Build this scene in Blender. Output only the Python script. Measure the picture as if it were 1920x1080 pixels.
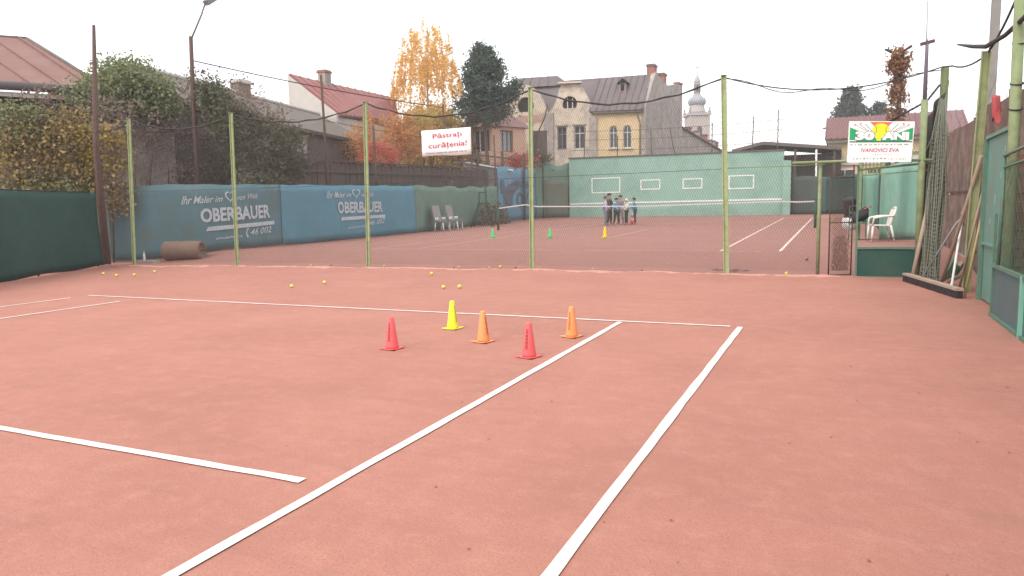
import bpy, bmesh, math, random
import numpy as np
from mathutils import Vector, Matrix
from mathutils.geometry import tessellate_polygon

for _o in list(bpy.data.objects):
    bpy.data.objects.remove(_o, do_unlink=True)
SC = bpy.context.scene
COL = SC.collection
R = math.radians
PI = math.pi
random.seed(7)
RNG = np.random.default_rng(11)

# ------------------------------------------------------------------ camera
cam_d = bpy.data.cameras.new('camera')
cam_d.sensor_width = 36.0
cam_d.lens = 1343.8 / 1920 * 36
cam_d.clip_start = 0.05
cam_d.clip_end = 2000
cam = bpy.data.objects.new('camera', cam_d)
COL.objects.link(cam)
YAW, PITCH, ROLL = -0.427835, -0.114710, -0.021560
fw = Vector((math.sin(YAW) * math.cos(PITCH), math.cos(YAW) * math.cos(PITCH), math.sin(PITCH)))
rt = Vector((math.cos(YAW), -math.sin(YAW), 0))
up = rt.cross(fw)
r2 = rt * math.cos(ROLL) + up * math.sin(ROLL)
u2 = up * math.cos(ROLL) - rt * math.sin(ROLL)
cam.matrix_world = Matrix(((r2.x, u2.x, -fw.x, 11.9414), (r2.y, u2.y, -fw.y, -8.2999), (r2.z, u2.z, -fw.z, 1.4150), (0, 0, 0, 1)))
SC.camera = cam

# ------------------------------------------------------------------ sky, sun, exposure (bright overcast)
SUN_EL, SUN_AZ = R(48), R(200)
world = bpy.data.worlds.new('World')
SC.world = world
world.use_nodes = True
wn = world.node_tree
wn.nodes.clear()
w_out = wn.nodes.new('ShaderNodeOutputWorld')
w_sky = wn.nodes.new('ShaderNodeTexSky')
w_sky.sky_type = 'NISHITA'
w_sky.sun_disc = False
w_sky.sun_elevation = SUN_EL
w_sky.sun_rotation = SUN_AZ
w_sky.air_density = 1.0
w_sky.dust_density = 4.0
w_bg = wn.nodes.new('ShaderNodeBackground')
w_bg.inputs['Strength'].default_value = 0.05
w_cl = wn.nodes.new('ShaderNodeBackground')          # the even white cloud layer
w_cl.inputs['Color'].default_value = (1.0, 0.985, 0.975, 1)
w_cl.inputs['Strength'].default_value = 0.92
w_add = wn.nodes.new('ShaderNodeAddShader')
wn.links.new(w_sky.outputs[0], w_bg.inputs['Color'])
wn.links.new(w_bg.outputs[0], w_add.inputs[0])
wn.links.new(w_cl.outputs[0], w_add.inputs[1])
wn.links.new(w_add.outputs[0], w_out.inputs['Surface'])

sun_d = bpy.data.lights.new('sun', 'SUN')
sun_d.energy = 0.9
sun_d.angle = R(30)
sun_d.color = (1.0, 0.95, 0.88)
sun = bpy.data.objects.new('sun', sun_d)
COL.objects.link(sun)
sun.rotation_euler = (PI / 2 - SUN_EL, 0, PI - SUN_AZ)
sun.location = (0, 0, 30)

SC.view_settings.view_transform = 'Standard'
SC.view_settings.look = 'None'
SC.view_settings.gamma = 1.0
SC.view_settings.use_curve_mapping = False
SC.view_settings.exposure = 0.72
SC.render.engine = 'CYCLES'

# ------------------------------------------------------------------ materials
MATS = {}
def pbsdf(m):
    return next(n for n in m.node_tree.nodes if n.type == 'BSDF_PRINCIPLED')

def mat(name, col, rough=0.8, col2=None, scale=4.0, spread=0.5, bump=0.0, bscale=60.0, metal=0.0, spec=0.25, stretch=(1, 1, 1), dirt=None, dscale=1.2, damt=0.5):
    """procedural paint: two tones mixed by noise, an optional dirt tone in blotches, fine relief"""
    if name in MATS:
        return MATS[name]
    m = bpy.data.materials.new(name)
    m.use_nodes = True
    nt = m.node_tree
    b = pbsdf(m)
    b.inputs['Roughness'].default_value = rough
    b.inputs['Metallic'].default_value = metal
    b.inputs['Specular IOR Level'].default_value = spec
    tc = nt.nodes.new('ShaderNodeTexCoord')
    mp = nt.nodes.new('ShaderNodeMapping')
    mp.inputs['Scale'].default_value = stretch
    nt.links.new(tc.outputs['Object'], mp.inputs['Vector'])
    if col2 is None:
        col2 = tuple(min(1, c * 0.82) for c in col)
    n = nt.nodes.new('ShaderNodeTexNoise')
    n.inputs['Scale'].default_value = scale
    n.inputs['Detail'].default_value = 6
    n.inputs['Roughness'].default_value = 0.65
    nt.links.new(mp.outputs[0], n.inputs['Vector'])
    rp = nt.nodes.new('ShaderNodeValToRGB')
    rp.color_ramp.elements[0].position = 0.5 - spread * 0.5
    rp.color_ramp.elements[1].position = 0.5 + spread * 0.5
    rp.color_ramp.elements[0].color = (*col2, 1)
    rp.color_ramp.elements[1].color = (*col, 1)
    nt.links.new(n.outputs['Fac'], rp.inputs['Fac'])
    out = rp.outputs['Color']
    if dirt is not None:
        n2 = nt.nodes.new('ShaderNodeTexNoise')
        n2.inputs['Scale'].default_value = dscale
        n2.inputs['Detail'].default_value = 8
        n2.inputs['Roughness'].default_value = 0.7
        nt.links.new(mp.outputs[0], n2.inputs['Vector'])
        r3 = nt.nodes.new('ShaderNodeValToRGB')
        r3.color_ramp.elements[0].position = 0.46
        r3.color_ramp.elements[1].position = 0.66
        r3.color_ramp.elements[0].color = (0, 0, 0, 1)
        r3.color_ramp.elements[1].color = (damt, damt, damt, 1)
        nt.links.new(n2.outputs['Fac'], r3.inputs['Fac'])
        mx = nt.nodes.new('ShaderNodeMix')
        mx.data_type = 'RGBA'
        nt.links.new(r3.outputs['Color'], mx.inputs['Factor'])
        nt.links.new(out, mx.inputs['A'])
        mx.inputs['B'].default_value = (*dirt, 1)
        out = mx.outputs['Result']
    nt.links.new(out, b.inputs['Base Color'])
    if bump > 0:
        n3 = nt.nodes.new('ShaderNodeTexNoise')
        n3.inputs['Scale'].default_value = bscale
        n3.inputs['Detail'].default_value = 4
        nt.links.new(mp.outputs[0], n3.inputs['Vector'])
        bp = nt.nodes.new('ShaderNodeBump')
        bp.inputs['Strength'].default_value = bump
        bp.inputs['Distance'].default_value = 0.02
        nt.links.new(n3.outputs['Fac'], bp.inputs['Height'])
        nt.links.new(bp.outputs['Normal'], b.inputs['Normal'])
    MATS[name] = m
    return m

def leafmat(name, cols, trans=0.3):
    """foliage: every leaf its own tone, some light through the leaf"""
    m = bpy.data.materials.new(name)
    m.use_nodes = True
    nt = m.node_tree
    b = pbsdf(m)
    b.inputs['Roughness'].default_value = 0.75
    b.inputs['Specular IOR Level'].default_value = 0.15
    g = nt.nodes.new('ShaderNodeNewGeometry')
    rp = nt.nodes.new('ShaderNodeValToRGB')
    rp.color_ramp.interpolation = 'LINEAR'
    el = rp.color_ramp.elements
    el[0].position = 0
    el[1].position = 1
    el[0].color = (*cols[0], 1)
    el[1].color = (*cols[-1], 1)
    for i, c in enumerate(cols[1:-1]):
        e = el.new((i + 1) / (len(cols) - 1))
        e.color = (*c, 1)
    nt.links.new(g.outputs['Random Per Island'], rp.inputs['Fac'])
    nt.links.new(rp.outputs['Color'], b.inputs['Base Color'])
    t = nt.nodes.new('ShaderNodeBsdfTranslucent')
    nt.links.new(rp.outputs['Color'], t.inputs['Color'])
    mx = nt.nodes.new('ShaderNodeMixShader')
    mx.inputs[0].default_value = trans
    o = next(n for n in nt.nodes if n.type == 'OUTPUT_MATERIAL')
    nt.links.new(b.outputs[0], mx.inputs[1])
    nt.links.new(t.outputs[0], mx.inputs[2])
    nt.links.new(mx.outputs[0], o.inputs['Surface'])
    MATS[name] = m
    return m

M_LINE = mat('line_tape', (0.80, 0.77, 0.74), 0.6, (0.74, 0.66, 0.61), scale=9, spread=0.35, dirt=(0.55, 0.34, 0.28), dscale=5, damt=0.4)
M_FARLINE = mat('dusty_line', (0.66, 0.49, 0.42), 0.8, (0.48, 0.26, 0.21), scale=3, spread=0.5)
M_POST = mat('light_green_paint', (0.40, 0.47, 0.25), 0.6, (0.32, 0.385, 0.20), scale=9, dirt=(0.22, 0.19, 0.11), dscale=7, damt=0.5)
M_POST2 = mat('olive_green_paint', (0.25, 0.31, 0.16), 0.6, (0.19, 0.24, 0.12), scale=8, dirt=(0.17, 0.12, 0.08), dscale=6, damt=0.6)
M_WIRE = mat('net_wire', (0.15, 0.125, 0.115), 0.8)
M_DARKWIRE = mat('dark_cable', (0.05, 0.045, 0.045), 0.8)
M_RUSTPOLE = mat('rusty_pole', (0.13, 0.075, 0.06), 0.8, (0.07, 0.045, 0.04), scale=12)
M_BLUETARP = mat('blue_tarp', (0.10, 0.205, 0.245), 0.75, (0.08, 0.165, 0.185), scale=1.1, dirt=(0.11, 0.15, 0.13), dscale=1.6, damt=0.75, bump=0.25, bscale=5)
M_BLUETARP2 = mat('bright_blue_tarp', (0.10, 0.26, 0.335), 0.75, (0.085, 0.205, 0.26), scale=1.1, dirt=(0.12, 0.21, 0.235), dscale=1.4, damt=0.6, bump=0.25, bscale=5)
M_GREENTARP = mat('green_tarp', (0.145, 0.245, 0.19), 0.8, (0.115, 0.195, 0.155), scale=1.5, dirt=(0.15, 0.17, 0.14), dscale=2, damt=0.6, bump=0.2, bscale=6)
M_DKGREEN = mat('dark_green_tarp', (0.030, 0.078, 0.066), 0.75, (0.024, 0.058, 0.052), scale=1.3, dirt=(0.045, 0.07, 0.06), dscale=2.5, damt=0.6, bump=0.2, bscale=6)
M_BANNER = mat('blue_banner', (0.125, 0.27, 0.36), 0.7, (0.10, 0.21, 0.29), scale=1.2)
M_BANNERPRINT = mat('grey_banner_print', (0.10, 0.115, 0.14), 0.8)
M_WHITEPRINT = mat('white_print', (0.50, 0.53, 0.56), 0.8, (0.36, 0.41, 0.44), scale=6)
M_BOARD = mat('mint_green_paint', (0.265, 0.43, 0.36), 0.8, (0.235, 0.385, 0.32), scale=0.9, dirt=(0.16, 0.27, 0.22), dscale=0.7, damt=0.5, bump=0.1, bscale=10)
M_WHITE = mat('white_paint', (0.75, 0.75, 0.73), 0.6, (0.66, 0.66, 0.64))
M_WHITESIGN = mat('white_sign', (0.82, 0.82, 0.82), 0.5, (0.78, 0.78, 0.78))
M_REDPRINT = mat('red_print', (0.46, 0.02, 0.06), 0.6)
M_BLACKPRINT = mat('grey_print', (0.10, 0.10, 0.11), 0.6)
M_SALMON = mat('salmon_plaster', (0.66, 0.42, 0.31), 0.9, (0.58, 0.36, 0.26), scale=2)
M_CREAM = mat('peeling_cream_plaster', (0.60, 0.51, 0.41), 0.95, (0.50, 0.42, 0.34), scale=1.4, dirt=(0.31, 0.265, 0.235), dscale=1.0, damt=0.95, bump=0.4, bscale=8)
M_YELLOW = mat('yellow_plaster', (0.66, 0.50, 0.30), 0.9, (0.58, 0.43, 0.26), scale=1.2, dirt=(0.40, 0.31, 0.2), dscale=0.8, damt=0.4)
M_GREYWALL = mat('grey_render', (0.42, 0.365, 0.335), 0.95, (0.28, 0.245, 0.225), scale=2.2, spread=0.3, dirt=(0.22, 0.19, 0.175), dscale=0.9, damt=0.7, bump=0.4, bscale=6)
M_GREYROOF = mat('grey_tin_roof', (0.145, 0.125, 0.125), 0.6, (0.12, 0.102, 0.102), scale=1, dirt=(0.20, 0.12, 0.10), dscale=0.5, damt=0.35)
M_BROWNROOF = mat('mossy_tile_roof', (0.185, 0.155, 0.135), 0.9, (0.115, 0.10, 0.088), scale=5, bump=0.5, bscale=14)
M_REDROOF = mat('red_tin_roof', (0.235, 0.125, 0.105), 0.75, (0.195, 0.10, 0.085), scale=1.1, dirt=(0.25, 0.17, 0.15), dscale=0.8, damt=0.5)
M_MAROON = mat('maroon_tin_roof', (0.22, 0.115, 0.115), 0.65, (0.18, 0.092, 0.092), scale=1.4)
M_WHITEWALL = mat('off_white_plaster', (0.55, 0.51, 0.47), 0.9, (0.47, 0.43, 0.40), scale=1.5)
M_DARKWALL = mat('dark_stained_wall', (0.12, 0.10, 0.088), 0.95, (0.075, 0.066, 0.06), scale=1.4, bump=0.3, bscale=9)
M_BRICK = mat('red_brick', (0.34, 0.15, 0.12), 0.9, (0.25, 0.105, 0.085), scale=7)
M_DARK = mat('dark_opening', (0.018, 0.016, 0.016), 0.9)
M_PANE = mat('window_pane', (0.055, 0.07, 0.078), 0.15, (0.035, 0.045, 0.05), scale=1.5, spec=0.5)
M_CURTAIN = mat('pale_curtain', (0.45, 0.47, 0.47), 0.8, (0.26, 0.29, 0.30), scale=6, stretch=(4, 4, 0.3))
M_PLANK = mat('weathered_plank', (0.115, 0.092, 0.08), 0.9, (0.07, 0.056, 0.05), scale=5, stretch=(3, 3, 0.4), bump=0.3, bscale=20)
M_TRUNK = mat('bark', (0.13, 0.095, 0.075), 0.95, (0.08, 0.06, 0.05), scale=8, bump=0.5, bscale=20)
M_BIRCHBARK = mat('birch_bark', (0.40, 0.36, 0.31), 0.9, (0.16, 0.13, 0.11), scale=6, stretch=(1, 1, 3))
M_RUST = mat('rusty_sheet', (0.185, 0.115, 0.088), 0.9, (0.105, 0.075, 0.062), scale=2.6, spread=0.28, dirt=(0.27, 0.205, 0.165), dscale=1.9, damt=0.85, bump=0.3, bscale=8)
M_DOORGREEN = mat('sea_green_sheet', (0.14, 0.285, 0.235), 0.65, (0.115, 0.235, 0.195), scale=1.8, stretch=(1, 1, 0.4), dirt=(0.19, 0.165, 0.14), dscale=1.7, damt=0.75)
M_PANELTEAL = mat('dark_teal_sheet', (0.085, 0.145, 0.15), 0.55, (0.07, 0.12, 0.125), scale=1.5, dirt=(0.10, 0.15, 0.145), dscale=2.5, damt=0.35)
M_GATEGREEN = mat('dark_green_sheet', (0.024, 0.085, 0.066), 0.6, (0.018, 0.062, 0.05), scale=1.5, dirt=(0.06, 0.085, 0.07), dscale=3, damt=0.5)
M_FRAMEGREEN = mat('green_frame_paint', (0.115, 0.23, 0.165), 0.6, (0.08, 0.16, 0.12), scale=8, dirt=(0.15, 0.11, 0.08), dscale=6, damt=0.5)
M_WOOD = mat('pale_wood', (0.36, 0.275, 0.21), 0.8, (0.28, 0.21, 0.16), scale=7, stretch=(2, 2, 0.5))
M_WOOD2 = mat('grey_brown_wood', (0.40, 0.31, 0.255), 0.85, (0.31, 0.235, 0.19), scale=7, stretch=(2, 2, 0.5))
M_BRISTLE = mat('dark_bristles', (0.055, 0.045, 0.045), 0.95, (0.03, 0.026, 0.026), scale=30, bump=0.6, bscale=120)
M_METALGREY = mat('grey_metal', (0.30, 0.31, 0.31), 0.5, (0.2, 0.2, 0.2), metal=0.3)
M_POLEPURPLE = mat('grey_violet_pole', (0.20, 0.175, 0.225), 0.5, (0.16, 0.14, 0.17))
M_CONCRETE = mat('concrete', (0.28, 0.26, 0.25), 0.9, (0.22, 0.205, 0.195), scale=5, bump=0.2)
M_BALL = mat('yellow_ball_felt', (0.66, 0.68, 0.10), 0.95, (0.55, 0.56, 0.09), scale=60)
M_BALLRED = mat('red_ball_felt', (0.34, 0.06, 0.05), 0.95, (0.42, 0.20, 0.14), scale=25, spread=0.2)
M_BALLOLD = mat('worn_ball_felt', (0.50, 0.42, 0.16), 0.95, (0.38, 0.24, 0.12), scale=30, spread=0.25)
M_CHURCH = mat('church_plaster', (0.50, 0.44, 0.41), 0.9, (0.43, 0.37, 0.35), scale=0.6, dirt=(0.30, 0.22, 0.2), dscale=0.3, damt=0.35)
M_CHURCHROOF = mat('church_tin', (0.34, 0.36, 0.39), 0.5, (0.27, 0.28, 0.31), scale=1)
M_PLASTICWHITE = mat('white_plastic', (0.72, 0.70, 0.65), 0.45, (0.66, 0.64, 0.59))
M_GREYPLASTIC = mat('grey_plastic', (0.23, 0.22, 0.225), 0.6, (0.18, 0.175, 0.18))
M_UMPIRE = mat('dark_green_steel', (0.04, 0.085, 0.06), 0.6, (0.03, 0.06, 0.045))
M_DIRT = mat('dull_earth', (0.16, 0.12, 0.085), 0.95, (0.09, 0.095, 0.05), scale=0.4, bump=0.4, bscale=6)

LEAF_IVYY = leafmat('autumn_creeper_leaf', [(0.16, 0.13, 0.065), (0.32, 0.23, 0.10), (0.48, 0.35, 0.13), (0.24, 0.22, 0.10), (0.38, 0.25, 0.15)])
LEAF_IVYYELLOW = leafmat('yellow_creeper_leaf', [(0.34, 0.24, 0.04), (0.50, 0.36, 0.06), (0.28, 0.22, 0.05)])
LEAF_IVYG = leafmat('green_creeper_leaf', [(0.14, 0.18, 0.095), (0.22, 0.26, 0.135), (0.31, 0.33, 0.17), (0.24, 0.22, 0.13)])
LEAF_DARK = leafmat('dark_ivy_leaf', [(0.07, 0.085, 0.055), (0.11, 0.125, 0.075), (0.15, 0.155, 0.095), (0.15, 0.12, 0.09)])
LEAF_DRY = leafmat('dry_leaf', [(0.18, 0.135, 0.11), (0.27, 0.205, 0.17), (0.22, 0.175, 0.15)])
LEAF_BIRCH = leafmat('golden_birch_leaf', [(0.72, 0.42, 0.12), (0.84, 0.56, 0.18), (0.78, 0.50, 0.14), (0.66, 0.44, 0.13)], 0.5)
LEAF_OLIVE = leafmat('olive_gold_leaf', [(0.38, 0.26, 0.09), (0.50, 0.34, 0.11), (0.40, 0.31, 0.11), (0.56, 0.36, 0.12)], 0.45)
LEAF_ORANGE = leafmat('orange_leaf', [(0.56, 0.19, 0.08), (0.68, 0.30, 0.11), (0.58, 0.36, 0.12), (0.46, 0.23, 0.10)], 0.45)
LEAF_RED = leafmat('red_leaf', [(0.50, 0.10, 0.09), (0.60, 0.15, 0.12), (0.54, 0.20, 0.10)], 0.45)
LEAF_SPRUCE = leafmat('spruce_needle', [(0.05, 0.075, 0.06), (0.08, 0.11, 0.085), (0.11, 0.14, 0.105)], 0.25)
LEAF_VINE = leafmat('brown_dead_vine_leaf', [(0.20, 0.10, 0.055), (0.30, 0.16, 0.085), (0.25, 0.14, 0.09)], 0.2)

# ------------------------------------------------------------------ scene helpers
def tag(o, label=None, cat=None, group=None, kind=None):
    if label: o['label'] = label
    if cat: o['category'] = cat
    if group: o['group'] = group
    if kind: o['kind'] = kind
    return o

def empty(name, loc=(0, 0, 0), rz=0.0):
    o = bpy.data.objects.new(name, None)
    o.empty_display_size = 0.2
    COL.objects.link(o)
    o.location = loc
    o.rotation_euler = (0, 0, rz)
    return o

def link_mesh(name, me, m=None, parent=None):
    if m is not None and not me.materials:
        me.materials.append(m)
    o = bpy.data.objects.new(name, me)
    COL.objects.link(o)
    if parent is not None:
        o.parent = parent
    return o

def copy_tree(o, parent=None):
    c = o.copy()
    COL.objects.link(c)
    c.parent = parent
    for ch in list(o.children):
        copy_tree(ch, c)
    return c

class MB:
    """collects simple solids, then links them as one mesh"""
    def __init__(self):
        self.v = []
        self.f = []
        self.smooth = []
    def add(self, vs, fs, smooth=False):
        o = len(self.v)
        self.v += [tuple(x) for x in vs]
        self.f += [tuple(i + o for i in f) for f in fs]
        self.smooth += [smooth] * len(fs)
        return self
    def box(self, c, s, rz=0.0, M=None):
        x, y, z = s[0] / 2, s[1] / 2, s[2] / 2
        vs = [(-x, -y, -z), (x, -y, -z), (x, y, -z), (-x, y, -z), (-x, -y, z), (x, -y, z), (x, y, z), (-x, y, z)]
        ca, sa = math.cos(rz), math.sin(rz)
        out = []
        for p in vs:
            if M is not None:
                q = M @ Vector(p)
            else:
                q = Vector((p[0] * ca - p[1] * sa, p[0] * sa + p[1] * ca, p[2]))
            out.append((q.x + c[0], q.y + c[1], q.z + c[2]))
        return self.add(out, [(0, 3, 2, 1), (4, 5, 6, 7), (0, 1, 5, 4), (1, 2, 6, 5), (2, 3, 7, 6), (3, 0, 4, 7)])
    def bar(self, a, b, w, h=None, upv=(0, 0, 1)):
        """rectangular bar from a to b"""
        a, b = Vector(a), Vector(b)
        h = w if h is None else h
        d = (b - a).normalized()
        upv = Vector(upv)
        if abs(d.dot(upv)) > 0.98:
            upv = Vector((1, 0, 0))
        s = d.cross(upv).normalized()
        t = s.cross(d)
        vs = []
        for p in (a, b):
            for i, j in ((-1, -1), (1, -1), (1, 1), (-1, 1)):
                vs.append(p + s * (w / 2 * i) + t * (h / 2 * j))
        return self.add(vs, [(0, 1, 2, 3), (7, 6, 5, 4), (0, 4, 5, 1), (1, 5, 6, 2), (2, 6, 7, 3), (3, 7, 4, 0)])
    def tube(self, pts, r, seg=8, caps=True, smooth=True):
        pts = [Vector(p) for p in pts]
        n = len(pts)
        rs = r if isinstance(r, (list, tuple)) else [r] * n
        vs, fs = [], []
        prev = None
        for i, p in enumerate(pts):
            d = (pts[min(i + 1, n - 1)] - pts[max(i - 1, 0)]).normalized()
            ref = Vector((0, 0, 1)) if abs(d.z) < 0.95 else Vector((1, 0, 0))
            if prev is not None:
                s = (prev - d * prev.dot(d)).normalized()
            else:
                s = d.cross(ref).normalized()
            prev = s
            t = d.cross(s)
            for k in range(seg):
                a = 2 * PI * k / seg
                vs.append(p + (s * math.cos(a) + t * math.sin(a)) * rs[i])
        for i in range(n - 1):
            for k in range(seg):
                k2 = (k + 1) % seg
                fs.append((i * seg + k, i * seg + k2, (i + 1) * seg + k2, (i + 1) * seg + k))
        self.add(vs, fs, smooth)
        if caps:
            o = len(self.v) - n * seg
            self.f += [tuple(o + k for k in reversed(range(seg))), tuple(o + (n - 1) * seg + k for k in range(seg))]
            self.smooth += [False, False]
        return self
    def lathe(self, prof, c=(0, 0, 0), seg=16, smooth=True, rot=0.0):
        vs, fs = [], []
        for r, z in prof:
            for k in range(seg):
                a = 2 * PI * k / seg + rot
                vs.append((c[0] + r * math.cos(a), c[1] + r * math.sin(a), c[2] + z))
        for i in range(len(prof) - 1):
            for k in range(seg):
                k2 = (k + 1) % seg
                fs.append((i * seg + k, i * seg + k2, (i + 1) * seg + k2, (i + 1) * seg + k))
        self.add(vs, fs, smooth)
        o = len(self.v) - len(prof) * seg
        self.f += [tuple(o + k for k in reversed(range(seg))), tuple(o + (len(prof) - 1) * seg + k for k in range(seg))]
        self.smooth += [False, False]
        return self
    def mesh(self, name='mesh'):
        me = bpy.data.meshes.new(name)
        me.from_pydata(self.v, [], self.f)
        me.polygons.foreach_set('use_smooth', self.smooth)
        me.update()
        return me
    def build(self, name, m, parent=None):
        return link_mesh(name, self.mesh(name), m, parent)
    def build_split(self, name, m, parent=None):
        """every loose piece becomes a part of its own"""
        root = list(range(len(self.v)))
        def find(a):
            while root[a] != a:
                root[a] = root[root[a]]
                a = root[a]
            return a
        for f in self.f:
            for i in f[1:]:
                root[find(i)] = find(f[0])
        groups = {}
        for f, sm in zip(self.f, self.smooth):
            groups.setdefault(find(f[0]), []).append((f, sm))
        out = []
        for g in groups.values():
            ids = sorted({i for f, _ in g for i in f})
            mp = {a: b for b, a in enumerate(ids)}
            q = MB()
            q.v = [self.v[i] for i in ids]
            q.f = [tuple(mp[i] for i in f) for f, _ in g]
            q.smooth = [x for _, x in g]
            out.append(q.build(name, m, parent))
        return out

def slab(poly, thick, to3d, holes=()):
    """a wall plate: outline and holes in (u, z), to3d(u, z, d) with d the depth behind the face"""
    loops = [list(poly)] + [list(h) for h in holes]
    tris = tessellate_polygon([[Vector((a, b, 0)) for a, b in lp] for lp in loops])
    flat = [p for lp in loops for p in lp]
    n = len(flat)
    mb = MB()
    vs = [to3d(a, b, 0.0) for a, b in flat] + [to3d(a, b, thick) for a, b in flat]
    fs = [tuple(t) for t in tris] + [tuple(i + n for i in reversed(t)) for t in tris]
    o = 0
    for lp in loops:
        k = len(lp)
        for i in range(k):
            a, b = o + i, o + (i + 1) % k
            fs.append((a, b, b + n, a + n))
        o += k
    mb.add(vs, fs)
    me = mb.mesh()
    bm = bmesh.new()
    bm.from_mesh(me)
    bmesh.ops.recalc_face_normals(bm, faces=bm.faces)
    bm.to_mesh(me)
    bm.free()
    return me

def plane_frame(A, B):
    """frame of a vertical face from plan point A to B, seen from the camera side"""
    A, B = Vector((A[0], A[1], 0)), Vector((B[0], B[1], 0))
    u = (B - A).normalized()
    n = Vector((-u.y, u.x, 0))          # away from the viewer for A left, B right
    def f(a, z, d=0.0):
        return A + u * a + n * d + Vector((0, 0, z))
    return f, (B - A).length

def arch(cx, z0, w, h, n=8, spring=None):
    """window outline with a round top"""
    r = w / 2
    pts = [(cx - r, z0), (cx + r, z0)]
    for i in range(n + 1):
        a = PI * i / n
        pts.append((cx + r * math.cos(a), z0 + h - r + r * math.sin(a)))
    return pts

def rect(x0, z0, x1, z1):
    return [(x0, z0), (x1, z0), (x1, z1), (x0, z1)]

def text_mesh(body, bold=0.0, shear=0.0):
    cu = bpy.data.curves.new('lettering', 'FONT')
    cu.body = body
    cu.offset = bold
    cu.shear = shear
    cu.resolution_u = 3
    cu.fill_mode = 'FRONT'
    o = bpy.data.objects.new('lettering', cu)
    COL.objects.link(o)
    dg = bpy.context.evaluated_depsgraph_get()
    me = bpy.data.meshes.new_from_object(o.evaluated_get(dg))
    vs = np.array([v.co[:2] for v in me.vertices])
    fs = [tuple(p.vertices) for p in me.polygons]
    bpy.data.objects.remove(o)
    bpy.data.curves.remove(cu)
    bpy.data.meshes.remove(me)
    mn, mx = vs.min(0), vs.max(0)
    return (vs - mn) / (mx - mn), fs

def lettering(body, quad, to3d, m, parent, bold=0.02, shear=0.0, off=-0.03):
    """flat print: text fitted to the quad (bottom left, bottom right, top right, top left) in (s, z)"""
    vs, fs = text_mesh(body, bold, shear)
    return print_shape(vs, fs, quad, to3d, m, parent, off, 'lettering')

def print_shape(vs, fs, quad, to3d, m, parent, off=-0.03, name='print'):
    bl, br, tr, tl = [np.array(q) for q in quad]
    out = []
    for a, b in vs:
        q = bl * (1 - a) * (1 - b) + br * a * (1 - b) + tr * a * b + tl * (1 - a) * b
        out.append(tuple(to3d(q[0], q[1], off)))
    me = bpy.data.meshes.new(name)
    me.from_pydata(out, [], fs)
    me.update()
    return link_mesh(name, me, m, parent)

def leaf_mesh(name, P, size, m, parent=None, aspect=1.6, droop=0.0, kind=None):
    """P: (n,3) leaf positions; every leaf a small bent quad"""
    n = len(P)
    if n == 0:
        return None
    sz = size * RNG.uniform(0.6, 1.4, n)[:, None]
    a = RNG.normal(size=(n, 3))
    a[:, 2] = a[:, 2] * (1 - droop) - droop * 1.5
    a /= np.linalg.norm(a, axis=1)[:, None]
    b = np.cross(a, RNG.normal(size=(n, 3)))
    b /= np.linalg.norm(b, axis=1)[:, None] + 1e-9
    c = np.cross(a, b)
    L, Wd = a * sz * aspect * 0.5, b * sz * 0.5
    V = np.empty((n * 4, 3))
    V[0::4] = P - L
    V[1::4] = P + Wd + c * sz * 0.12
    V[2::4] = P + L
    V[3::4] = P - Wd + c * sz * 0.12
    me = bpy.data.meshes.new(name)
    me.vertices.add(n * 4)
    me.vertices.foreach_set('co', V.ravel())
    me.loops.add(n * 4)
    me.loops.foreach_set('vertex_index', np.arange(n * 4))
    me.polygons.add(n)
    me.polygons.foreach_set('loop_start', np.arange(0, n * 4, 4))
    me.polygons.foreach_set('loop_total', np.full(n, 4))
    me.update(calc_edges=True)
    o = link_mesh(name, me, m, parent)
    o['kind'] = kind or 'stuff'
    return o

def clumps(vols, per, cr, shell=0.35):
    """leaf points gathered in clumps inside ellipsoids (cx,cy,cz,rx,ry,rz,n)"""
    out = []
    for cx, cy, cz, rx, ry, rz, n in vols:
        d = RNG.normal(size=(n, 3))
        d /= np.linalg.norm(d, axis=1)[:, None]
        rad = RNG.uniform(shell, 1.0, n) ** 0.6
        ctr = np.array([cx, cy, cz]) + d * rad[:, None] * np.array([rx, ry, rz])
        for c in ctr:
            k = max(3, int(per * RNG.uniform(0.4, 1.5)))
            out.append(c + RNG.normal(size=(k, 3)) * cr * RNG.uniform(0.6, 1.3))
    return np.concatenate(out)

def box_clumps(c, s, n, per, cr):
    ctr = np.array(c) + RNG.uniform(-0.5, 0.5, (n, 3)) * np.array(s)
    out = []
    for q in ctr:
        k = max(3, int(per * RNG.uniform(0.4, 1.5)))
        out.append(q + RNG.normal(size=(k, 3)) * cr)
    return np.concatenate(out)

# ================================================================== THE SETTING
FENCE = [(-6.42, 5.02), (-5.22, 4.98), (-2.10, 5.53), (1.79, 5.79), (5.91, 6.03), (10.01, 5.93), (11.62, 5.86)]
def fence_y(x):
    return float(np.interp(x, [q[0] for q in FENCE], [q[1] for q in FENCE]))
def zt(x, y):
    t = min(1, max(0, (y - 6.2) / 2.3))
    return 0.24 * t * t * (3 - 2 * t) + 0.008 * min(40, max(0, y - 8.6))
def wob(x, y):
    return 0.5 * math.sin(x * 1.7 + 1.3 * math.sin(y * 0.9)) + 0.3 * math.sin(x * 4.3 + y * 2.1) + 0.2 * math.sin(x * 9.1 - y * 3.3)

gm = bpy.data.meshes.new('ground')
gm.from_pydata([(-180, -70, -0.12), (180, -70, -0.12), (180, 300, -0.12), (-180, 300, -0.12)], [], [(0, 1, 2, 3)])
tag(link_mesh('ground', gm, M_DIRT), kind='structure')

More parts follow.
